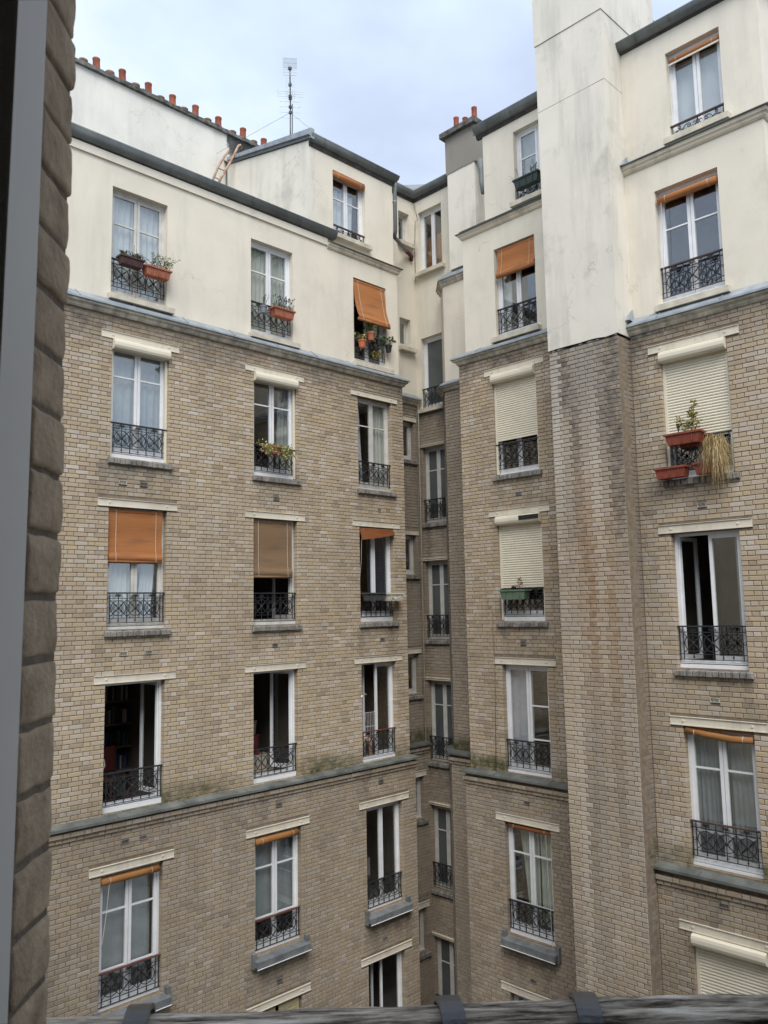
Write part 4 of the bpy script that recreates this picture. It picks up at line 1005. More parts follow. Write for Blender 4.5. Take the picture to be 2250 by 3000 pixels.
for k, (q, l) in enumerate(((-.42, .22), (-.2, .235), (.02, .25), (.22, .25), (.6, .31))):
    c = hv * q + Z * (z1 + .012)
    obj('antenna_rod', MB().tube([c - ev * l, c + ev * l], .006, 4).mesh('antenna_rod', 'antenna_pale'), AN)
c = hv * .42 + Z * (z1 + .012)
obj('dipole', MB().tube([c - ev * .3, c - ev * .31 + Z * .03, c - ev * .3 + Z * .06, c + ev * .3 + Z * .06, c + ev * .31 + Z * .03, c + ev * .3], .007, 4, True).mesh('dipole', 'antenna_pale'), AN)
for k in range(9):
    c = hv * (.02 + k * .1) + Z * (z2 + .02 + k * .003); l = .105 - .002 * k
    obj('antenna_rod', MB().tube([c - ev * l, c - ev * l * .9 + hv * .03, c + ev * l * .9 + hv * .03, c + ev * l], .0045, 4).mesh('antenna_rod', 'antenna_pale'), AN)
for s_ in (0, 1):
    m = MB(); base = hv * 1.08 + Z * (z2 + .03)
    for k in range(15):
        u = -.15 + k * .30 / 14
        lo = base + ev * u + (Z * .02 - hv * .0 if s_ else Z * -.02); hi = lo + (Z * .17 + hv * .09 if s_ else Z * -.20 + hv * .09)
        m.tube([lo, hi], .004, 3)
    for q in (0, .5, 1):
        b_ = base + (Z * .02 if s_ else Z * -.02) + ((Z * .17 if s_ else Z * -.20) + hv * .09) * q
        m.tube([b_ - ev * .15, b_ + ev * .15], .005, 3)
    obj('grid_reflector', m.mesh('grid_reflector', 'antenna_pale'), AN)
for q, z in ((hv * .02, z1 + .01), (hv * .42, z1 + .01), (hv * .02, z2 + .02), (hv * .5, z2 + .05), (hv * 1.1, z2 + .03), (Vector((0, 0, 0)), z1 - .12)):
    obj('clamp', MB().box(-.03, .03, -.03, .03, -.03, .03).mesh('clamp', 'antenna_metal'), AN, q + Z * z)
for q in ((-1.15, 1.35, .28), (1.0, -.95, -.05)):
    obj('guy_wire', MB().tube([(0, 0, z1 - .12), q], .0035, 3).mesh('guy_wire', 'antenna_metal'), AN)

LD = thing('roof_ladder', 'rusty cream painted roof ladder with hooked rails leaning at the raised block', 'ladder', tuple(at_y(634, 530, 15.9)))
lo0 = np.array(LD.location)
r1 = [at_y(624, 526, 15.7), at_y(640, 487, 15.8), at_y(655, 462, 15.9), at_y(669, 443, 16.0)]
r2 = [at_y(641, 534, 15.7), at_y(662, 497, 15.8), at_y(680, 466, 15.9), at_y(690, 444, 16.0), at_y(698, 428, 16.05), at_y(704, 425, 16.08), at_y(708, 431, 16.1), at_y(706, 437, 16.1)]
for r_ in (r1, r2): obj('rail', MB().tube([tuple(p - lo0) for p in r_], .03, 6).mesh('rail', 'rusty_paint', True), LD)
for t in (.08, .38, .68, .92):
    a_ = r1[0] + (r1[3] - r1[0]) * t; b_ = r2[0] + (r2[3] - r2[0]) * t * .95
    obj('rung', MB().tube([tuple(a_ - lo0), tuple(b_ - lo0)], .017, 5).mesh('rung', 'rusty_paint'), LD)
part('cable', MB().tube([tuple(at_y(662, 470, 16.27)), tuple(at_y(664, 548, 16.27))], .02, 5), 'zinc_dark')

# ------------------------------------------------------------------ blinds
def cyl_u(a, b, v, z, r, n=12): return MB().tube([(a, v, z), (b, v, z)], r, n)
def blind(i, mat, label, ua, ub, ztop, zbot=None, out=0., r=.05, v=.04, flap=.0, dz=(0, 0), bar=False, bow=0.):
    w = WD[i]; fr = w['fr']; o = thing('bamboo_blind', label, 'blind', fr.pt(ua, v, ztop), fr.rot, 'bamboo blinds hung in the windows'); Wd = ub - ua
    if zbot is None:                                  # rolled up
        obj('roll', MB().tube([(0, -.02, -r + dz[0]), (Wd * .3, -.02, -r + dz[0] * .6 + dz[1] * .3 - bow * .7), (Wd * .7, -.02, -r + dz[0] * .2 + dz[1] * .75 - bow), (Wd, -.02, -r + dz[1])], [r * .95, r, r * 1.03, r * .95], 14).mesh('roll', mat, True), o)
        obj('head_rail', MB().box(0, Wd, -.015, .015, -.02, .012).mesh('head_rail', mat), o)
        for q in (.14, .86):
            obj('cord', MB().tube([(Wd * q + .07 * math.cos(0) * 0, -.02 + (r + .003) * math.cos(a), -r - bow * .6 + dz[0] * (1 - q) + dz[1] * q + (r + .003) * math.sin(a)) for a in np.linspace(.3, 5.9, 12)], .004, 3).mesh('cord', 'cream_pot'), o)
    else:
        H_ = ztop - zbot; m = MB(); nu, nzz = 8, 26
        def P(u, t):
            k = max(0, t - .86) / .14
            return (u * Wd, -out * t ** 1.3 - .012 * math.sin(t * 9) - .0 - (.03 * math.sin(k * math.pi) if k else 0), -H_ * t + rnd.uniform(-.001, .001))
        vs = [P(i_ / nu, j / nzz) for j in range(nzz + 1) for i_ in range(nu + 1)]
        vs2 = [(x, y + .006, z) for x, y, z in vs]; n0 = len(vs)
        fs = [(j * (nu + 1) + k, j * (nu + 1) + k + 1, (j + 1) * (nu + 1) + k + 1, (j + 1) * (nu + 1) + k) for j in range(nzz) for k in range(nu)]
        m.add(vs + vs2, fs + [tuple(reversed([n0 + q for q in f])) for f in fs]); obj('sheet', m.mesh('sheet', mat, True), o)
        obj('roll', MB().tube([(0, -out - .0, -H_), (Wd, -out, -H_)], r, 12).mesh('roll', mat, True), o)
        obj('head_rail', MB().box(0, Wd, -.015, .02, -.03, .012).mesh('head_rail', mat), o)
        for q in (.13, .87):
            obj('cord', MB().tube([(Wd * q, -out * t ** 1.3 - .022 - (.02 if t > .85 else 0), -H_ * t) for t in np.linspace(0, 1, 9)], .0035, 3).mesh('cord', 'cream_pot'), o)
    if bar: obj('bottom_bar', MB().box(-.01, Wd + .01, -.05, -.03, -2 * r - .035, -2 * r - .005).mesh('bottom_bar', 'cream_pot'), o)
    return o
blind('L3u', 'bamboo_orange', 'rolled orange bamboo blind in the window of the raised block by the aerial', 11.50, 12.44, 9.80, r=.075)
blind('L30', 'bamboo_orange', 'orange bamboo blind swung outwards over a balcony guard full of potted plants', 11.99, 12.97, 7.36, 6.40, out=.17, r=.035, v=.03)
blind('L12', 'bamboo_orange', 'flat orange bamboo blind half lowered over white net curtains', 6.27, 7.27, 1.72, .85, r=.022, v=.06)
blind('L22', 'bamboo_brown', 'dull brown woven blind half lowered over a dark open window', 9.20, 10.15, 1.71, .63, r=.028, v=.06)
blind('L14', 'bamboo_amber', 'rolled amber blind under the lintel of the lower left window with red handrail', 6.22, 7.23, -4.20, r=.055, v=.05)
blind('L24', 'bamboo_amber', 'rolled amber blind under the lintel of the lower middle window on the left wing', 9.18, 10.17, -4.19, r=.06, v=.04)
blind('R10', 'bamboo_orange', 'orange bamboo blind half lowered in the cream storey left of the chimney breast', -9.84, -8.91, 7.29, 6.73, out=.05, r=.045, v=.05)
blind('R14', 'bamboo_rust', 'thin rolled rust coloured blind at the lowest window left of the chimney breast', -9.93, -8.96, -4.12, r=.042, v=.07)
blind('R2u', 'bamboo_orange', 'rolled orange blind with a white bottom bar in the topmost right window', -5.58, -4.74, 8.96, r=.04, v=.09, bar=True)
blind('R20', 'bamboo_orange', 'thick rolled orange bamboo blind over blue reflecting panes on the right', -5.86, -4.88, 6.60, r=.062, v=.06)
blind('R23', 'bamboo_amber', 'sagging rolled amber blind over curtained window above the mossy ledge', -5.87, -4.87, -1.89, r=.05, v=.05, dz=(.01, -.05), bow=.03)
def pull_cord(o, x_, l_, dx=.0): obj('pull_cord', MB().tube([(x_, -.05, -.08), (x_ + dx * .5 + .012, -.045, -.08 - l_ * .5), (x_ + dx, -.04, -.08 - l_)], .0045, 4).mesh('pull_cord', 'cream_pot'), o)
for o in [q for q in C.objects if q.name.startswith('bamboo_blind')]:
    if 'lower left' in o['label']: pull_cord(o, .13, .9, -.1)
    if 'lowest window' in o['label']: pull_cord(o, .86, 2.9, .06)
    if 'thick rolled' in o['label']: pull_cord(o, .06, 1.25, -.03)
    if 'topmost' in o['label']: pull_cord(o, -.02, .85, .03)
w = WD['L32']; o = thing('bamboo_blind', 'tattered rust bamboo blind hanging crooked, lower at its left end', 'blind', w['fr'].pt(11.98, .03, 1.73), w['fr'].rot, 'bamboo blinds hung in the windows')
m = MB()
for k in range(17):
    t = k / 16; m.tube([(0, -.02 - .07 * t, -.02 - .25 * t), (.5, -.05 - .07 * t, -.02 - .19 * t - .01 * math.sin(t * 6)), (1.0, -.03 - .06 * t, -.01 - .11 * t)], .0125, 4)
obj('sheet', m.mesh('sheet', 'bamboo_rust'), o)
for u in (.08, .35, .65, .92): obj('cord', MB().tube([(u, -.03, 0), (u, -.115 + .03 * u, -.26 + .15 * u)], .005, 3).mesh('cord', 'bamboo_brown'), o)
obj('cord', MB().tube([(.02, -.05, -.25), (.03, -.02, -.7), (.0, .0, -1.1)], .004, 3).mesh('cord', 'cream_pot'), o)

# ------------------------------------------------------------------ curtains and things in the rooms
def curtain(i, label, mat, ua, ub, z0, z1, folds=7, amp=.018, v=.245, shape=None, grp='curtains behind the window panes'):
    w = WD[i]; fr = w['fr']; o = tag(obj('curtain', None, None, fr.pt(ua, v, z0), fr.rot), label, 'curtain', grp)
    bpy.data.objects.remove(o)
    nu, nzz = folds * 6, 8; m = MB(); Wd = ub - ua; H_ = z1 - z0; ph = rnd.uniform(0, 6)
    vs = []
    for j in range(nzz + 1):
        t = j / nzz
        for k in range(nu + 1):
            q = k / nu; uu = q * Wd
            if shape: uu = shape(q, t) * Wd
            vs.append((uu, amp * math.sin(q * folds * 2 * math.pi + ph + .5 * math.sin(t * 4)) + .006 * math.sin(q * 23 + t * 3), H_ * t))
    m.add(vs, [(j * (nu + 1) + k, j * (nu + 1) + k + 1, (j + 1) * (nu + 1) + k + 1, (j + 1) * (nu + 1) + k) for j in range(nzz) for k in range(nu)])
    return tag(obj('curtain', m.mesh('curtain', mat, True), None, fr.pt(ua, v, z0), fr.rot), label, 'curtain', grp)
curtain('L10', 'white curtains filling the upper left window behind two planters', 'curtain_white', 6.27, 7.30, 5.55, 7.42, 9)
curtain('L20', 'creamy white curtains filling the window behind the lavender trough', 'curtain_cream', 9.20, 10.24, 5.52, 7.40, 10)
curtain('L11', 'sheer grey white curtain behind the window under the rolled up shutter box, top left', 'curtain_grey', 6.27, 7.32, 2.66, 4.6, 7)
curtain('L21', 'narrow pale curtain at the right edge of the window with trailing ivy', 'curtain_grey', 9.98, 10.24, 2.62, 4.6, 3, shape=lambda q, t: q + (1 - t) * -.25 * (1 - q))
curtain('L31', 'white curtain drawn to the left side of the narrow brick storey window', 'curtain_white', 11.98, 12.34, 2.62, 4.6, 4, shape=lambda q, t: q * (.62 + .38 * (1 - t)))
curtain('L31', 'ivory curtain hanging in folds at the right side of the narrow brick storey window', 'curtain_cream', 12.58, 12.98, 2.62, 4.6, 4)
curtain('L12', 'white net curtain gathered below the flat orange blind', 'curtain_white', 6.26, 6.86, -.28, 1.7, 6, .028, .25, shape=lambda q, t: q * (1.05 - .15 * t))
curtain('L12', 'thin white curtain pulled aside below the flat orange blind', 'curtain_white', 6.98, 7.26, -.28, 1.7, 4, .02, .26, shape=lambda q, t: q * .9 - (1 - t) * .35 + .3 * t)
curtain('L3u', 'pale blue white net curtain in the window of the raised block', 'curtain_white', 11.5, 12.30, 8.36, 9.5, 5, shape=lambda q, t: q * (1 - .07 * (1 - t)))
curtain('L32', 'dark navy curtain behind the window with two empty troughs', 'curtain_navy', 12.42, 12.98, -.28, 1.74, 6)
curtain('L14', 'dim grey curtain behind the lower left window with red handrail', 'curtain_grey', 6.25, 7.2, -5.8, -4.2, 3, .006, .26).__setitem__('category', 'curtain')
curtain('L24', 'dim grey curtain behind the lower middle window of the left wing', 'curtain_grey', 9.2, 10.2, -5.75, -4.2, 3, .006, .26)
curtain('R13', 'lilac grey sheet hung behind the left pane of the window beside the chimney breast', 'curtain_lilac', -9.95, -9.42, -3.15, -1.2, 2, .012, .235)
curtain('R14', 'pale curtain tied aside in the lowest window left of the chimney breast', 'curtain_green', -9.82, -9.38, -5.9, -4.15, 5, .016, .25, shape=lambda q, t: q * (.55 + .45 * t) + .42 * (1 - t))
curtain('R14', 'straight pale curtain at the right of the lowest window left of the chimney breast', 'curtain_green', -9.36, -8.98, -5.9, -4.15, 5)
curtain('R10', 'white curtain edge in the window under the half lowered orange blind', 'curtain_white', -9.88, -9.66, 5.5, 7.3, 3)
curtain('R22', 'pale green curtain at the right end of the half open window', 'curtain_green', -5.03, -4.875, -.95, 1.04, 4, .016, .245)
curtain('R23', 'grey white curtain in the left half of the window above the mossy ledge', 'curtain_grey', -5.86, -5.42, -3.85, -1.9, 6)
curtain('R23', 'grey white curtain in the right half of the window above the mossy ledge', 'curtain_grey', -5.34, -4.88, -3.85, -1.9, 6)
curtain('R2u', 'translucent pale blue curtain in the topmost right window', 'curtain_white', -5.60, -4.74, 7.6, 8.95, 2, .006, .26)
curtain('R1u', 'pale curtain behind the top window with the dark green trough', 'curtain_grey', -9.33, -8.45, 8.25, 9.7, 4)

w = WD['L23']; fr = w['fr']
so = thing('sofa', 'pale beige sofa inside the dark room behind the wide open middle window', 'sofa', fr.pt(9.55, 1.15, -3.32), fr.rot)
obj('seat', MB().box(-.6, .7, -.35, .35, 0, .42).mesh('seat', 'sofa_beige'), so)
def cushion(w_, d_, h_, n=6):
    m = MB(); vs = []
    for j in range(n + 1):
        for k in range(n + 1):
            a, b = k / n - .5, j / n - .5; q = 1 - (abs(a) * 1.6) ** 6 * .3 - (abs(b) * 1.6) ** 6 * .3
            vs.append((a * w_, d_ * (.25 - (a * a + b * b)) * 2, (b + .5) * h_))
    f = [(j * (n + 1) + k, j * (n + 1) + k + 1, (j + 1) * (n + 1) + k + 1, (j + 1) * (n + 1) + k) for j in range(n) for k in range(n)]
    m.add([(x, -y, z) for x, y, z in vs] + [(x, y * .6 + .02, z) for x, y, z in vs], f + [tuple(reversed([len(vs) + q for q in t])) for t in f]); return m
for k in range(2): obj('back_cushion', cushion(.62, .22, .62).mesh('back_cushion', 'sofa_beige', True), so, (-.28 + k * .64, .22, .42))
tag(obj('cushion', cushion(.42, .2, .40).mesh('cushion', 'red_cloth', True), None, fr.pt(9.78, .95, -2.89), fr.rot), 'dark red cushion on the pale sofa inside the open window', 'cushion')
w = WD['L33']; fr = w['fr']
lp = thing('pendant_lamp', 'small lit pendant lamp glowing inside the partly open window with red handrail', 'lamp', fr.pt(12.62, .75, -1.95), fr.rot)
obj('bulb', MB().ball((0, 0, 0), .045, 12, 8, (1.25, 1, .8)).mesh('bulb', 'lit_bulb', True), lp)
obj('lamp_shade', MB().lathe([(.15, .02), (.12, .05), (.03, .085), (.02, .14)], 16).mesh('lamp_shade', 'cream_pot', True), lp)
obj('cord', MB().tube([(0, 0, .14), (0, 0, 1.0)], .005, 4).mesh('cord', 'dark_pot'), lp)
dr = thing('clothes_airer', 'white wire clothes airer standing inside the partly open window', 'clothes airer', fr.pt(12.62, .5, -3.3), fr.rot)
for q in (-.2, .2): obj('side_frame', MB().tube([(q, -.05, 0), (q, 0, .98), (q * .9, .02, 1.02)], .011, 5).mesh('side_frame', 'white_frame'), dr)
for k in range(9): obj('rod', MB().tube([(-.2 + k * .05, 0, .35), (-.2 + k * .05, 0, 1.0)], .005, 4).mesh('rod', 'white_frame'), dr)
for z in (.35, .7, 1.0): obj('cross_bar', MB().tube([(-.2, 0, z), (.2, 0, z)], .008, 4).mesh('cross_bar', 'white_frame'), dr)
# a person sitting inside the same window
pe = thing('person', 'person with dark hair in a dark blue top sitting inside the partly open window', 'person', fr.pt(12.33, .72, -3.32), fr.rot)
def skinned(name, mat, verts, edges, rad, parent, root=0):
    me = bpy.data.meshes.new(name); me.from_pydata(verts, edges, []); o = bpy.data.objects.new(name, me); C.objects.link(o)
    md = o.modifiers.new('s', 'SKIN'); 
    for i_, r_ in enumerate(rad): me.skin_vertices[0].data[i_].radius = (r_, r_) if not isinstance(r_, tuple) else r_
    me.skin_vertices[0].data[root].use_root = True
    o.modifiers.new('d', 'SUBSURF').levels = 1; o.modifiers['d'].render_levels = 1
    me.materials.append(MATS[mat])
    dg = bpy.context.evaluated_depsgraph_get(); nm = bpy.data.meshes.new_from_object(o.evaluated_get(dg)); bpy.data.objects.remove(o)
    nm.name = name; nm.materials.clear(); nm.materials.append(MATS[mat]); nm.polygons.foreach_set('use_smooth', [True] * len(nm.polygons))
    return obj(name, nm, parent)
bv = [(0, 0, .48), (0, -.01, .72), (0, 0, .95), (0, -.02, 1.05), (0, -.03, 1.15), (0, -.04, 1.27), (.17, 0, .96), (.22, -.10, .72), (.12, -.28, .84), (.06, -.26, 1.02), (-.17, 0, .96), (-.22, -.06, .72), (-.14, -.28, .66), (.1, -.02, .47), (.12, -.42, .48), (.12, -.44, .08), (.12, -.55, .04), (-.1, -.02, .47), (-.12, -.42, .48), (-.12, -.44, .08), (-.12, -.55, .04)]
be = [(0, 1), (1, 2), (2, 3), (3, 4), (4, 5), (2, 6), (6, 7), (7, 8), (8, 9), (2, 10), (10, 11), (11, 12), (0, 13), (13, 14), (14, 15), (15, 16), (0, 17), (17, 18), (18, 19), (19, 20)]
br_ = [(.15, .11), (.13, .10), (.14, .09), .05, (.075, .09), (.07, .085), .055, .045, .035, .03, .055, .045, .035, .09, .065, .04, .04, .09, .065, .04, .04]
skinned('body', 'skin', bv, be, br_, pe)
skinned('top', 'blue_cloth', [(0, 0, .46), (0, -.01, .72), (0, 0, .96), (.17, 0, .95), (.2, -.06, .84), (-.17, 0, .95), (-.2, -.03, .84)], [(0, 1), (1, 2), (2, 3), (3, 4), (2, 5), (5, 6)], [(.17, .13), (.145, .115), (.15, .105), .068, .06, .068, .06], pe)
hm = MB().ball((0, .0, 1.24), .115, 12, 8, (.95, 1.0, 1.15)); hm.v = [(x, max(y, -.075) if z < 1.26 else y, z) for x, y, z in hm.v]
obj('hair', hm.mesh('hair', 'black_hair', True), pe)
ch = thing('chair', 'dark wooden chair with red seat back inside the wide open left window', 'chair', WD['L13']['fr'].pt(6.98, 1.1, -3.36), 0.3)
for x_ in (-.2, .2):
    for y_ in (-.2, .2): obj('leg', MB().box(x_ - .02, x_ + .02, y_ - .02, y_ + .02, 0, .45 if y_ < 0 else .95).mesh('leg', 'dark_wood'), ch)
obj('seat', MB().box(-.22, .22, -.22, .22, .45, .49).mesh('seat', 'dark_wood'), ch)
obj('backrest', MB().box(-.2, .2, .19, .23, .55, .97).mesh('backrest', 'red_cloth'), ch)
pj = thing('pitcher', 'white ceramic pitcher standing inside the wide open left window by its guard', 'pitcher', WD['L13']['fr'].pt(6.42, .62, -2.78), 0)
obj('body', MB().lathe([(.0, 0), (.07, 0), (.10, .08), (.095, .17), (.06, .25), (.07, .31), (.06, .31), (.05, .25)], 16).mesh('body', 'white_ceramic', True), pj)
obj('handle', MB().tube([(.06, 0, .29), (.13, 0, .30), (.15, 0, .2), (.095, 0, .1)], .012, 6).mesh('handle', 'white_ceramic', True), pj)
tb = thing('side_table', 'small dark side table under the white pitcher inside the open left window', 'table', WD['L13']['fr'].pt(6.42, .62, -3.36), 0)
obj('table_top', MB().box(-.2, .2, -.2, .2, .54, .575).mesh('table_top', 'dark_wood'), tb)
for x_ in (-.17, .17):
    for y_ in (-.17, .17): obj('leg', MB().box(x_ - .02, x_ + .02, y_ - .02, y_ + .02, 0, .54).mesh('leg', 'dark_wood'), tb)
bk = thing('bookshelf', 'dim bookshelf of books deep inside the wide open left window', 'bookshelf', WD['L13']['fr'].pt(7.35, 1.75, -3.36), 0)
for z_ in (0, .42, .84, 1.26, 1.68, 2.05): obj('shelf', MB().box(-.45, .3, 0, .28, z_, z_ + .03).mesh('shelf', 'interior_paint'), bk)
obj('back', MB().box(-.45, .3, .28, .3, 0, 2.08).mesh('back', 'dark_wood'), bk)
for r_ in range(5):
    x_ = -.43
    while x_ < .22:
        w__ = rnd.uniform(.025, .05); obj('book', MB().box(x_, x_ + w__ - .004, .04, .22, .03 + r_ * .42, .03 + r_ * .42 + rnd.uniform(.2, .32)).mesh('book', rnd.choice(['red_cloth', 'blue_cloth', 'cream_pot', 'dark_pot', 'sofa_beige', 'green_pot'])), bk); x_ += w__
pc = thing('framed_picture', 'large dark framed picture on the room wall inside the wide open left window', 'picture', WD['L13']['fr'].pt(6.60, 2.24, -2.15), 0)
obj('frame', MB().box(-.36, .36, -.03, .0, -.02, .0).box(-.36, .36, -.03, 0, .95, .98).box(-.36, -.33, -.03, 0, 0, .95).box(.33, .36, -.03, 0, 0, .95).mesh('frame', 'dark_wood'), pc)
obj('canvas', MB().box(-.33, .33, -.015, -.005, 0, .95).mesh('canvas', 'slate_pot'), pc)
cb_ = thing('cabinet', 'brown wooden cabinet seen through the topmost tall window in the recess', 'cabinet', WD['Tu']['fr'].pt(-13.38, .40, 8.50), WD['Tu']['fr'].rot)
obj('carcass', MB().box(-.5, .5, 0, .45, 0, 1.2).mesh('carcass', 'cabinet_wood'), cb_)
for x_ in (-.49, .01): obj('door', MB().box(x_, x_ + .48, -.02, -.001, .03, 1.17).mesh('door', 'cabinet_wood'), cb_)
tb = tag(obj('orange_tray', MB().box(-.16, .16, -.1, .1, 0, .05).box(-.16, .16, -.1, -.085, .05, .08).box(-.16, .16, .085, .1, .05, .08).mesh('orange_tray', 'orange_pot'), None, WD['L22']['fr'].pt(9.55, .36, -.27), 0), 'orange tray lying on the floor behind the guard below the brown blind', 'tray')

# ------------------------------------------------------------------ planters and plants
def trough(L_, Wd, Hh, mat_taper=.8, rim=.014):
    m = MB(); t = mat_taper; a, b = L_ / 2, Wd / 2
    def ring(sx, sy, z): return [(-sx, -sy, z), (sx, -sy, z), (sx, sy, z), (-sx, sy, z)]
    R_ = [ring(a * (t + .06), b * t, 0), ring(a * .97, b * .94, Hh - .03), ring(a + rim, b + rim, Hh - .03), ring(a + rim, b + rim, Hh), ring(a - .006, b - .006, Hh), ring(a * .95, b * .9, Hh - .035)]
    vs = [p for r_ in R_ for p in r_]; fs = [(i * 4 + k, i * 4 + (k + 1) % 4, (i + 1) * 4 + (k + 1) % 4, (i + 1) * 4 + k) for i in range(len(R_) - 1) for k in range(4)]
    m.add(vs, fs + [(3, 2, 1, 0)])
    for q in (-.55, .0, .55): m.box(a * q - .006, a * q + .006, -b * .95 - .006, -b * .86, .02, Hh - .032)
    return m
def soil(L_, Wd, z): return MB().box(-L_ / 2 + .012, L_ / 2 - .012, -Wd / 2 + .012, Wd / 2 - .012, z - .03, z - .012)
def round_pot(r, h): return MB().lathe([(0, 0), (r * .72, 0), (r * .94, h * .8), (r * 1.04, h * .8), (r * 1.04, h), (r * .92, h), (r * .9, h * .88), (0, h * .86)], 16)
def leaf(m, p, d, l, wd, bend=.15):
    p = Vector(p); d = Vector(d).normalized(); s_ = d.cross(Vector((rnd.uniform(-1, 1), rnd.uniform(-1, 1), rnd.uniform(-1, 1)))).normalized(); n = d.cross(s_)
    m.add([p, p + d * l * .5 + s_ * wd * .5 + n * l * bend * .4, p + d * l, p + d * l * .5 - s_ * wd * .5 + n * l * bend * .4], [(0, 1, 2, 3)])
def rdir(up=.3): 
    v = Vector((rnd.gauss(0, 1), rnd.gauss(0, 1), rnd.gauss(0, 1) + up)); return v.normalized()
def planter(label, cat, loc, rot, size, pot_mat, plants=(), tilt=0., grp=None, pot='trough', name='planter'):
    L_, Wd, Hh = size; o = thing(name, label, cat, loc, rot, grp)
    if tilt: o.rotation_euler = (0, tilt, rot)
    if pot == 'trough':
        obj('pot', trough(L_, Wd, Hh).mesh('pot', pot_mat), o); obj('soil', soil(L_, Wd, Hh).mesh('soil', 'soil'), o)
    elif pot == 'round':
        obj('pot', round_pot(L_, Hh).mesh('pot', pot_mat, False), o)
    for nm, mb, mt in plants:
        if mb.v: obj(nm, mb.mesh(nm, mt), o)
    return o
def P_shrub(cx, L_, n, spread, h, leafn, ll, lw, z0, lean=(0, 0, 0)):
    br, lf = MB(), MB()
    for k in range(n):
        x_ = cx + rnd.uniform(-.5, .5) * L_; tip = Vector((x_ + rnd.gauss(0, spread), rnd.gauss(0, spread * .6) - .02, z0 + h * rnd.uniform(.55, 1))) + Vector(lean) * rnd.uniform(.3, 1)
        b0 = Vector((x_, 0, z0)); mid = (b0 + tip) / 2 + Vector((rnd.gauss(0, .02), rnd.gauss(0, .02), .03))
        br.tube([b0, mid, tip], [.004, .003, .0015], 3)
        for j in range(leafn):
            t = rnd.uniform(.25, 1.05); q = b0 + (mid - b0) * t * 2 if t < .5 else mid + (tip - mid) * (t - .5) * 2
            leaf(lf, q + rdir() * .02, rdir(.2), ll * rnd.uniform(.6, 1.2), lw * rnd.uniform(.6, 1.2))
    return br, lf
def P_blades(xs, n, h, wd, z0, droop=.3, out=.5):
    m = MB()
    for x_ in xs:
        for k in range(n):
            a = rnd.uniform(0, 2 * math.pi); d = Vector((math.cos(a), math.sin(a) * .7, 0)); hh = h * rnd.uniform(.6, 1.1); s_ = Vector((-d.y, d.x, 0)) * wd
            p0 = Vector((x_, 0, z0)); p1 = p0 + d * hh * out * .4 + Vector((0, 0, hh * .7)); p2 = p0 + d * hh * out + Vector((0, 0, hh * (1 - droop)))
            m.add([p0 - s_ * .6, p0 + s_ * .6, p1 + s_, p1 - s_, p2], [(0, 1, 2, 3), (3, 2, 4)])
    return m
def at_fr(i, u, v, z): return WD[i]['fr'].pt(u, v, z)
RT = lambda i: WD[i]['fr'].rot
G1 = 'window troughs hung on the balcony guards'
planter('dark plum trough of spiky green plants on the upper left guard', 'planter', at_fr('L10', 6.55, -.12, 6.035), RT('L10'), (.44, .17, .15), 'brown_pot',
        [('foliage', P_blades((-.15, -.1, .03, .09, .15, .18), 16, .16, .011, .13, .25, .7), 'leaf_green'), ('stem', MB().tube([(.05, 0, .13), (.07, .01, .42)], .004, 3).tube([(.12, 0, .13), (.10, .01, .36)], .003, 3), 'twig')], grp=G1)
b_, l_ = P_shrub(.06, .3, 22, .12, .34, 16, .035, .022, .14, (.06, 0, 0))
planter('terracotta trough with an airy light green shrub, upper left guard', 'planter', at_fr('L10', 7.04, -.13, 5.955), RT('L10'), (.50, .19, .17), 'terracotta_pot', [('branches', b_, 'twig'), ('foliage', l_, 'leaf_light')], tilt=.0, grp=G1)
b_, l_ = P_shrub(0, .06, 6, .06, .30, 12, .03, .014, .13)
planter('small slate grey pot with a thin sprig beside the lavender trough', 'potted plant', at_fr('L20', 9.43, -.10, 5.90), RT('L20'), (.075, .1, .15), 'slate_pot', [('branches', b_, 'twig'), ('foliage', l_, 'leaf_grey')], pot='round', name='potted_plant')
lv_, lh, ls = MB(), MB(), MB()
for k in range(70):
    x_ = rnd.uniform(-.22, .24); d = Vector((rnd.gauss(.05, .22), rnd.gauss(-.05, .15), 1)).normalized(); h_ = rnd.uniform(.10, .3); p0 = Vector((x_, rnd.uniform(-.05, .05), .15))
    ls.tube([p0, p0 + d * h_], .002, 3)
    if h_ > .17: lh.ball(tuple(p0 + d * (h_ + .01)), .0095, 5, 4, (1, 1, 2.4))
    for j in range(7): leaf(lv_, p0 + d * rnd.uniform(0, .12), d + rdir() * .7, .05, .008)
planter('terracotta trough of lavender in flower on the upper middle guard', 'planter', at_fr('L20', 9.88, -.12, 5.895), RT('L20'), (.52, .19, .18), 'terracotta_pot', [('stems', ls, 'leaf_grey'), ('foliage', lv_, 'leaf_grey'), ('flower_heads', lh, 'lavender_head')], tilt=.0, grp=G1)
# pots on the guard under the swung out blind
def geranium(r, h, n, z0, ll=.05):
    lf, sm = MB(), MB()
    for k in range(n):
        a = rnd.uniform(0, 6.28); q = r * math.sqrt(rnd.random()); p = Vector((q * math.cos(a), q * math.sin(a), z0 + h * (1 - (q / r) ** 2 * .6) * rnd.uniform(.35, 1)))
        sm.tube([(p.x * .2, p.y * .2, z0 - .02), p], .002, 3)
        d = Vector((math.cos(a), math.sin(a), .3)); leaf(lf, p, d + rdir() * .6, ll, ll * .95)
        if k % 2: leaf(lf, p, d + rdir() * .8, ll * .7, ll * .7)
    return [('stems', sm, 'leaf_green'), ('foliage', lf, 'leaf_green')]
planter('terracotta pot with an upright green geranium under the tilted blind', 'potted plant', at_fr('L30', 12.40, -.10, 5.99), RT('L30'), (.095, .1, .19), 'terracotta_pot', geranium(.15, .28, 60, .17), pot='round', name='potted_plant')
fl = MB()
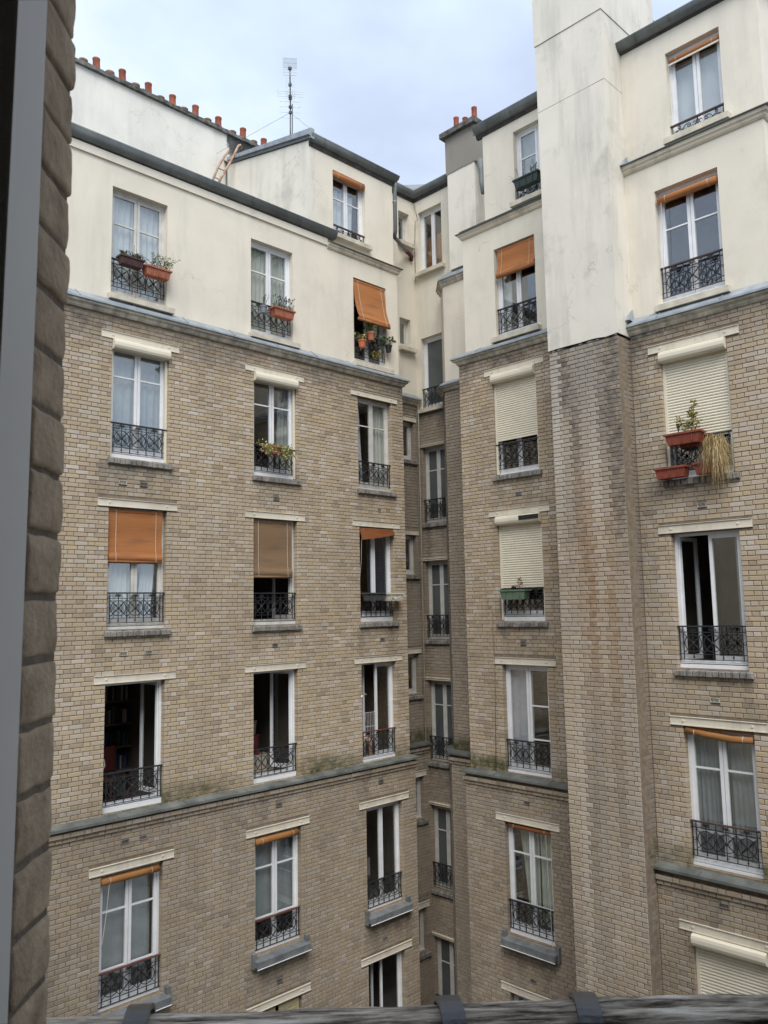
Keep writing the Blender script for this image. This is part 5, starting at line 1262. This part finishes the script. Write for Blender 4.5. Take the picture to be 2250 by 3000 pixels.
for k in range(26): leaf(fl, (rnd.gauss(0, .09), rnd.gauss(0, .07), .22 + rnd.uniform(-.03, .06)), rdir(1), .045, .045)
planter('bright orange pot of yellow flowers under the tilted blind', 'potted plant', at_fr('L30', 12.13, -.10, 5.77), RT('L30'), (.095, .1, .17), 'orange_pot', geranium(.13, .12, 36, .16) + [('petals', fl, 'petal_yellow')], pot='round', name='potted_plant')
planter('black pot with a small grey green plant under the tilted blind', 'potted plant', at_fr('L30', 12.66, -.09, 5.93), RT('L30'), (.075, .1, .15), 'dark_pot', geranium(.08, .13, 26, .14, .035), pot='round', name='potted_plant')
planter('black pot with round green leaves, right end of the pots under tilted blind', 'potted plant', at_fr('L30', 12.94, -.12, 5.83), RT('L30'), (.08, .1, .16), 'dark_pot', geranium(.15, .26, 40, .14, .06), pot='round', name='potted_plant')
dm = MB()
for k in range(60):
    a = rnd.uniform(0, 6.28); leaf(dm, (.12 * math.cos(a) * rnd.random(), .08 * math.sin(a), -.02 - rnd.random() * .12), (math.cos(a), math.sin(a), -.8), .055, .03)
planter('small dark pot with drooping olive leaves, lowest under the tilted blind', 'potted plant', at_fr('L30', 12.55, -.11, 5.80), RT('L30'), (.06, .1, .08), 'dark_pot', [('foliage', dm, 'leaf_maple')], pot='round', name='potted_plant')
# trailing ivy
iv, it = MB(), MB()
for k in range(34):
    p = Vector((rnd.uniform(-.28, .30), rnd.uniform(-.08, .02), .15)); right = p.x > -.02
    L_ = rnd.uniform(.15, .52) if right and p.x < .26 else rnd.uniform(.1, .28); d = Vector((rnd.gauss(.12 if right else -.25, .25), rnd.gauss(-.25, .1), .25)); pts = [p.copy()]
    for j in range(9):
        d += Vector((rnd.gauss(0, .12), rnd.gauss(0, .08), -.30)); d.normalize(); p = p + d * L_ / 9; p.y = max(p.y, -.2); pts.append(p.copy())
        for q in range(3): leaf(iv, p + rdir() * .025, rdir(-.1), rnd.uniform(.03, .05), rnd.uniform(.025, .042))
    it.tube(pts, .002, 3)
for k in range(110): leaf(iv, (rnd.uniform(-.42, .42), rnd.uniform(-.08, .06), .13 + abs(rnd.gauss(0, .045))), rdir(.6), .045, .036)
planter('terracotta trough with variegated ivy trailing far down on the middle guard', 'planter', at_fr('L21', 9.60, -.11, 3.03), RT('L21'), (.42, .16, .15), 'terracotta_pot', [('stems', it, 'twig'), ('foliage', iv, 'leaf_variegated')], grp=G1)
planter('empty dark grey trough on the guard below the crooked rust blind', 'planter', at_fr('L32', 12.26, -.10, .145), RT('L32'), (.56, .18, .17), 'grey_pot', [], grp=G1)
planter('empty cream scalloped trough on the guard below the crooked rust blind', 'planter', at_fr('L32', 12.80, -.14, .135), RT('L32'), (.50, .19, .17), 'cream_pot', [('relief', MB().tube([(-.2 + .4 * t, -.087 - .006 * math.sin(t * 9), .13 - .09 * math.sin(t * math.pi)) for t in np.linspace(0, 1, 14)], .007, 4).tube([(-.2, -.082, .05), (.2, -.082, .05)], .008, 4), 'cream_pot')], grp=G1)
rm, rs = MB(), MB()
for x_, h_ in ((.14, .34), (-.06, .40), (.18, .24), (.1, .22), (-.2, .3), (-.12, .22)):
    n_ = 46 if x_ > 0 else 16
    d = Vector((rnd.uniform(-.1, .1) + (-.3 if x_ < -.15 else 0), 0, 1)).normalized(); p0 = Vector((x_, 0, .15)); rs.tube([p0, p0 + d * h_], .003, 3)
    for j in range(n_): leaf(rm, p0 + d * h_ * rnd.uniform(.2, 1), d + rdir() * 1.0, .05, .009)
for k in range(3): rs.tube([(-.22, 0, .15), (-.34 - .03 * k, -.02, .24 + .05 * k), (-.46, -.02, .26 + .08 * k - .04)], .002, 3)
planter('dark green trough with rosemary sprigs on the top window guard beside the chimney breast', 'planter', at_fr('R1u', -8.98, -.10, 8.38), RT('R1u'), (.60, .20, .19), 'dark_green_pot', [('stems', rs, 'twig'), ('foliage', rm, 'leaf_green')], grp=G1)
cb, cl = MB(), MB(); cb.tube([(.12, 0, .15), (.125, 0, .42)], [.006, .002], 4)
for k in range(40):
    t = rnd.random(); a = rnd.uniform(0, 6.28); r_ = .085 * (1 - t) + .012; p0 = Vector((.12, 0, .17 + t * .25)); d = Vector((math.cos(a), math.sin(a), .35)); cb.tube([p0, p0 + d * r_], .0016, 3)
    for j in range(6): leaf(cl, p0 + d * r_ * rnd.uniform(.3, 1), d + rdir() * .8, .028, .007)
planter('sage green trough with a small dead brown conifer on the guard under the cream shutter', 'planter', at_fr('R12', -9.53, -.10, .10), RT('R12'), (.60, .19, .19), 'green_pot', [('branches', cb, 'twig'), ('foliage', cl, 'leaf_brown')], grp=G1)
sl_ = thing('solar_light', 'tiny black solar spotlight clipped above the sage green trough', 'lamp', at_fr('R12', -9.62, -.02, .29), RT('R12'))
obj('lamp_head', MB().box(-.035, .035, -.03, .03, .02, .07).mesh('lamp_head', 'dark_pot'), sl_, rot3=(.3, .4, 0)); obj('stake', MB().tube([(0, 0, -.1), (0, 0, .03)], .006, 4).mesh('stake', 'dark_pot'), sl_)
# the planted window on the right
mbr, mlf = MB(), MB()
for bx, tx, h_, n_ in ((.12, .20, .50, 16), (.12, .14, .36, 16), (.10, -.10, .26, 12), (.12, .05, .22, 10), (.14, .24, .2, 8)):
    b0 = Vector((bx, 0, .15)); tip = Vector((tx, rnd.uniform(-.04, .04), .15 + h_)); mid = (b0 + tip) / 2 + Vector((.01, 0, .03)); mbr.tube([b0, mid, tip], [.006, .004, .002], 4)
    for j in range(n_):
        t = rnd.uniform(.3, 1.02); c_ = b0 + (tip - b0) * t + rdir() * .04
        for a in (-1, -.5, 0, .5, 1): leaf(mlf, c_, Vector((math.sin(a), rnd.uniform(-.3, .3), math.cos(a) * .6 - .2)) + rdir() * .2, .055, .02)
planter('red trough with a yellow green maple sapling on the guard', 'planter', at_fr('R21', -5.54, -.12, 2.40), RT('R21'), (.56, .20, .18), 'red_pot', [('branches', mbr, 'twig'), ('foliage', mlf, 'leaf_maple')], grp=G1)
planter('second red trough behind the maple trough, only its rim showing', 'planter', at_fr('R21', -5.48, .10, 2.38), RT('R21'), (.5, .13, .17), 'red_pot', [], grp=G1)
s2_ = thing('solar_light', 'black garden solar light on a stake beside the maple sapling', 'lamp', at_fr('R21', -5.66, -.06, 2.55), RT('R21'))
obj('lamp_head', MB().lathe([(.0, .14), (.022, .14), (.028, .16), (.030, .20), (.0, .205)], 12).mesh('lamp_head', 'dark_pot'), s2_); obj('lens', MB().lathe([(.0, .1), (.018, .1), (.02, .14), (0, .14)], 12).mesh('lens', 'slate_pot'), s2_); obj('stake', MB().tube([(0, 0, -.05), (0, 0, .1)], .008, 5).mesh('stake', 'dark_pot'), s2_)
planter('empty red trough resting on the sill at the left below the maple', 'planter', at_fr('R21', -5.76, -.14, 1.90), RT('R21'), (.50, .19, .17), 'red_pot', [], grp='red troughs on the sill')
gm = MB()
for k in range(1150):
    a = rnd.uniform(0, 6.28); d = Vector((math.cos(a), math.sin(a) * .7 - .25, 0)); hh = rnd.uniform(.12, .46) * (1 if rnd.random() < .8 else 1.15); L2 = rnd.uniform(.06, .27); dr_ = rnd.uniform(.10, .62) if rnd.random() < .75 else rnd.uniform(-.05, .2); s_ = Vector((-d.y, d.x, 0)).normalized() * .0023
    p0 = Vector((.10 + rnd.gauss(0, .04), rnd.gauss(0, .03), .12)); w1 = rdir(0) * .02; p1 = p0 + d * L2 * .3 + Z * hh * .8 + w1; p2 = p0 + d * L2 * .62 + Z * (hh - dr_ * .12) + w1; p3 = p0 + d * L2 * .9 + Z * (hh - dr_ * .55) + rdir(0) * .02; p4 = p0 + d * L2 + Z * (hh - dr_) + rdir(0) * .03
    gm.add([p0 - s_, p0 + s_, p1 + s_, p1 - s_, p2 + s_, p2 - s_, p3 + s_ * .8, p3 - s_ * .8, p4], [(0, 1, 2, 3), (3, 2, 4, 5), (5, 4, 6, 7), (7, 6, 8)])
sc_ = MB()
for k in range(60): leaf(sc_, (rnd.gauss(-.12, .03), rnd.gauss(-.03, .03), .14 + rnd.uniform(0, .06)), rdir(.6), .035, .022)
planter('red pot overflowing with a big tuft of dry straw grass', 'planter', at_fr('R21', -5.18, -.12, 1.90), RT('R21'), (.42, .18, .18), 'red_pot', [('grass_blades', gm, 'leaf_straw'), ('succulents', sc_, 'succulent')], grp='red troughs on the sill')

# ------------------------------------------------------------------ ground and the photographer's own side of the court
struct('ground', MB().add([(-150, -150, -13), (150, -150, -13), (150, 150, -13), (-150, 150, -13)], [(0, 1, 2, 3)]).mesh('ground', 'courtyard_paving'))
nv = Vector((.689, .725, 0)).normalized(); uv = Vector((-nv.y, nv.x, 0))        # outward from the own facade; uv points to the left as one looks out
FO = Frame(nv.x * .955, nv.y * .955, math.degrees(math.atan2(uv.y, uv.x)))
jam = (0.40, )
def near(px, py, D): d = ray(px, py); return d * (D / (d[0] * nv.x + d[1] * nv.y))
pB = near(163, 1200, .955); uB = float(pB[0] * uv.x + pB[1] * uv.y) - .012
pA = near(90, 1200, .85); uA = float(pA[0] * uv.x + pA[1] * uv.y)
own = thing('own_facade', 'brick wall around the viewer\'s own window opening at the left edge', 'wall', (nv.x * .955, nv.y * .955, -13), FO.rot)
OH = [(-1.05, uB, -1.15, 1.25)]
obj('facade', wall_mesh(-9.0, 12.0, 0, 19.0, [(a + .0, b + .2, c + 13, d + 13) for a, b, c, d in OH], 0, .30).mesh('facade', 'facade_render'), own)
for z in (9.75, 18.2): obj('string_course', MB().box(-9.0, 12.0, -.16, .02, z, z + .22).mesh('string_course', 'cornice_stone'), own)
obj('roof', MB().add([(-9, -.1, 19.0), (12, -.1, 19.0), (12, 4, 20.2), (-9, 4, 20.2)], [(0, 1, 2, 3)]).mesh('roof', 'roof_zinc'), own)
for a_ in range(-2, 3):
    for r_ in range(6):
        u_ = a_ * 2.7 + .8; z_ = .9 + r_ * 2.92 + .6
        if abs(u_) < 2 and 8 < z_ < 14.3: continue
        obj('window', MB().box(u_ - .5, u_ + .5, -.012, .01, z_, z_ + 2.0).mesh('window', 'frosted_glass'), own); obj('lintel', MB().box(u_ - .7, u_ + .7, -.05, .01, z_ + 2.02, z_ + 2.16).mesh('lintel', 'lintel_paint'), own)
        obj('window_frame', MB().box(u_ - .04, u_ + .04, -.03, -.012, z_, z_ + 2.0).box(u_ - .54, u_ - .5, -.03, .01, z_, z_ + 2).box(u_ + .5, u_ + .54, -.03, .01, z_, z_ + 2).mesh('window_frame', 'white_frame'), own)
# jamb bricks: laid flat, rounded arris
def near_brick(seed):
    b = bmesh.new(); bmesh.ops.create_cube(b, size=1)
    for v in b.verts: v.co = Vector((v.co.x * .21, v.co.y * .098, v.co.z * .0632))
    bmesh.ops.bevel(b, geom=list(b.edges), offset=.0065, segments=3, profile=.5, affect='EDGES')
    bmesh.ops.subdivide_edges(b, edges=[e_ for e_ in b.edges if e_.calc_length() > .03], cuts=3, use_grid_fill=True)
    for v in b.verts: v.co += Vector((noise.noise(v.co * 40 + Vector((seed, 0, 0))), noise.noise(v.co * 40 + Vector((0, seed, 0))), noise.noise(v.co * 40 + Vector((0, 0, seed))))) * .0026
    me = bpy.data.meshes.new('brick'); b.to_mesh(me); b.free(); me.materials.append(MATS['near_brick']); me.polygons.foreach_set('use_smooth', [True] * len(me.polygons)); return me
NB = [near_brick(i * 7.3) for i in range(5)]
pit = .0688; z0_ = near(204, 434, .955)[2]
ang = math.atan2(uB - uA, .105)
for k in range(-16, 13):
    z = z0_ + k * pit + pit / 2 + 13; lean = 0
    obj('brick', NB[(k * 3) % 5], own, (uB + .105 + lean + rnd.uniform(-.002, .002), .048, z), rnd.uniform(-.012, .012))
obj('mortar', MB().box(uB + .004, uB + .25, .004, .12, 11.8, 14.3).mesh('mortar', 'near_mortar'), own)
# inner frame of the open window
fr0, fr1 = near(139, 0, .85), near(22, 3000, .85)
fl0, fl1 = near(54, 0, .782), near(-94, 3000, .770)
wf = thing('window_frame', 'blurred grey window frame post at the left edge, nearest to the viewer', 'window frame', (fr1[0], fr1[1], fr1[2]))
def rel(p): return tuple(np.array(p) - np.array(fr1))
def slab(a0, a1, b0, b1, sh, mat, nm):
    sh = np.array(sh)
    obj(nm, MB().add([rel(a0), rel(a1), rel(b1), rel(b0), rel(a0 + sh), rel(a1 + sh), rel(b1 + sh), rel(b0 + sh)], [(0, 1, 2, 3), (7, 6, 5, 4), (0, 4, 5, 1), (3, 2, 6, 7), (1, 5, 6, 2), (0, 3, 7, 4)]).mesh(nm, mat), wf)
far = np.array([uv.x, uv.y, 0])
slab(fr0, fr1, fl0, fl1, far * .05, 'near_frame', 'post')
slab(fl0 + far * .002, fl1 + far * .002, fl0 + far * .3, fl1 + far * .3, np.array([nv.x, nv.y, 0]) * .03, 'near_frame_dark', 'casing')
# the viewer's room
def RM(u0, u1, v0, v1, z0, z1): return MB().box(u0, u1, v0, v1, z0, z1)
for nm, b_ in (('interior_wall', RM(1.3, 1.35, .30, 3.6, 11.5, 14.6)), ('interior_wall', RM(-2.4, -2.35, .30, 3.6, 11.5, 14.6)), ('interior_wall', RM(-2.4, 1.35, 3.6, 3.65, 11.5, 14.6)), ('floor', RM(-2.4, 1.35, .30, 3.65, 11.45, 11.5)), ('ceiling', RM(-2.4, 1.35, .30, 3.65, 14.6, 14.65))):
    struct(nm, b_.mesh(nm, 'room_paint'), (nv.x * .955, nv.y * .955, -13), FO.rot)

# weathered wooden handrail with iron straps
ra, rb = near(27, 2973, 1.0), near(2250, 2912, 1.0)
ctr = (ra + rb) / 2; rdv = Vector(rb - ra); 
rdn = Vector((-uv.x, -uv.y, 0)); 
slope = (rb[2] - ra[2]) / math.hypot(rb[0] - ra[0], rb[1] - ra[1])
HR = thing('wooden_handrail', 'weathered grey wooden handrail with black iron straps along the bottom edge', 'handrail', (ctr[0], ctr[1], ctr[2] - .047), math.atan2(rdn.y, rdn.x))
b = bmesh.new(); NX, NA = 300, 44
ringv = []
for i in range(NX + 1):
    x_ = -1.2 + 2.4 * i / NX; ring = []
    for j in range(NA):
        a = 2 * math.pi * j / NA; cx_, cz_ = math.cos(a), math.sin(a)
        q = .036 / (abs(cx_) ** 3.2 + abs(cz_) ** 3.2) ** (1 / 3.2)
        g_ = noise.noise(Vector((x_ * 3.5, cx_ * 4.5, cz_ * 4.5))) * .0035 + noise.noise(Vector((x_ * 9, cx_ * 16, cz_ * 16))) * .0028 + noise.noise(Vector((x_ * 24, cx_ * 40, cz_ * 40))) * .0014
        crack = max(0, 1 - abs(a - (1.42 + .10 * math.sin(x_ * 6) + .1 * noise.noise(Vector((x_ * 8, 0, 3))))) / .09) * (max(0, min(1, (x_ - .14) * 7))) * .016
        q2 = q + g_ - crack
        ring.append(b.verts.new((x_, -cx_ * q2 * 1.12, cz_ * q2 + x_ * slope * 1.0 + .003 * math.sin(x_ * 5))))
    ringv.append(ring)
for i in range(NX):
    for j in range(NA): b.faces.new((ringv[i][j], ringv[i + 1][j], ringv[i + 1][(j + 1) % NA], ringv[i][(j + 1) % NA]))
b.faces.new(ringv[0][::-1]); b.faces.new(ringv[-1])
me = bpy.data.meshes.new('rail'); b.to_mesh(me); b.free(); me.materials.append(MATS['weathered_wood']); me.polygons.foreach_set('use_smooth', [True] * len(me.polygons)); obj('rail', me, HR)
m = MB(); Wd = .027
prof = [(-.052, -.12), (-.052, -.01), (-.047, .026), (-.030, .043), (0, .049), (.030, .042), (.046, .024), (.051, -.01), (.051, -.12)]
inn = [(x_ * .89, z_ - .005 if abs(x_) < .04 else z_) for x_, z_ in prof]; K = len(prof)
sub = []
def smooth_prof(p):
    P = [Vector(q) for q in p]; out = []
    for i in range(len(P) - 1):
        p0, p1_, p2_, p3_ = P[max(i - 1, 0)], P[i], P[i + 1], P[min(i + 2, len(P) - 1)]
        for t in (0, .33, .66): out.append(.5 * ((2 * p1_) + (-p0 + p2_) * t + (2 * p0 - 5 * p1_ + 4 * p2_ - p3_) * t * t + (-p0 + 3 * p1_ - 3 * p2_ + p3_) * t ** 3))
    return out + [P[-1]]
po, pi_ = smooth_prof(prof), smooth_prof(inn); K = len(po)
vs = [(-Wd / 2, p.x, p.y) for p in po] + [(Wd / 2, p.x, p.y) for p in po] + [(-Wd / 2, p.x, p.y) for p in pi_] + [(Wd / 2, p.x, p.y) for p in pi_]
fs = []
for i in range(K - 1): fs += [(i, i + 1, K + i + 1, K + i), (2 * K + i + 1, 2 * K + i, 3 * K + i, 3 * K + i + 1), (i + 1, i, 2 * K + i, 2 * K + i + 1), (K + i, K + i + 1, 3 * K + i + 1, 3 * K + i)]
STRAP = m.add(vs, fs).mesh('iron_strap', 'black_iron', False)
for px in (405, 1318, 1716):
    p = near(px, 2940, 1.0); loc = Vector(p) - HR.location; loc.rotate(Matrix.Rotation(-HR.rotation_euler.z, 3, 'Z')); obj('iron_strap', STRAP, HR, (loc.x, 0, loc.x * slope), rnd.uniform(-.12, .12))

# lift everything so that the court floor is at z = 0
for o in list(SC.objects):
    if o.parent is None and o.name not in ('camera', 'sun'): o.location.z += H0
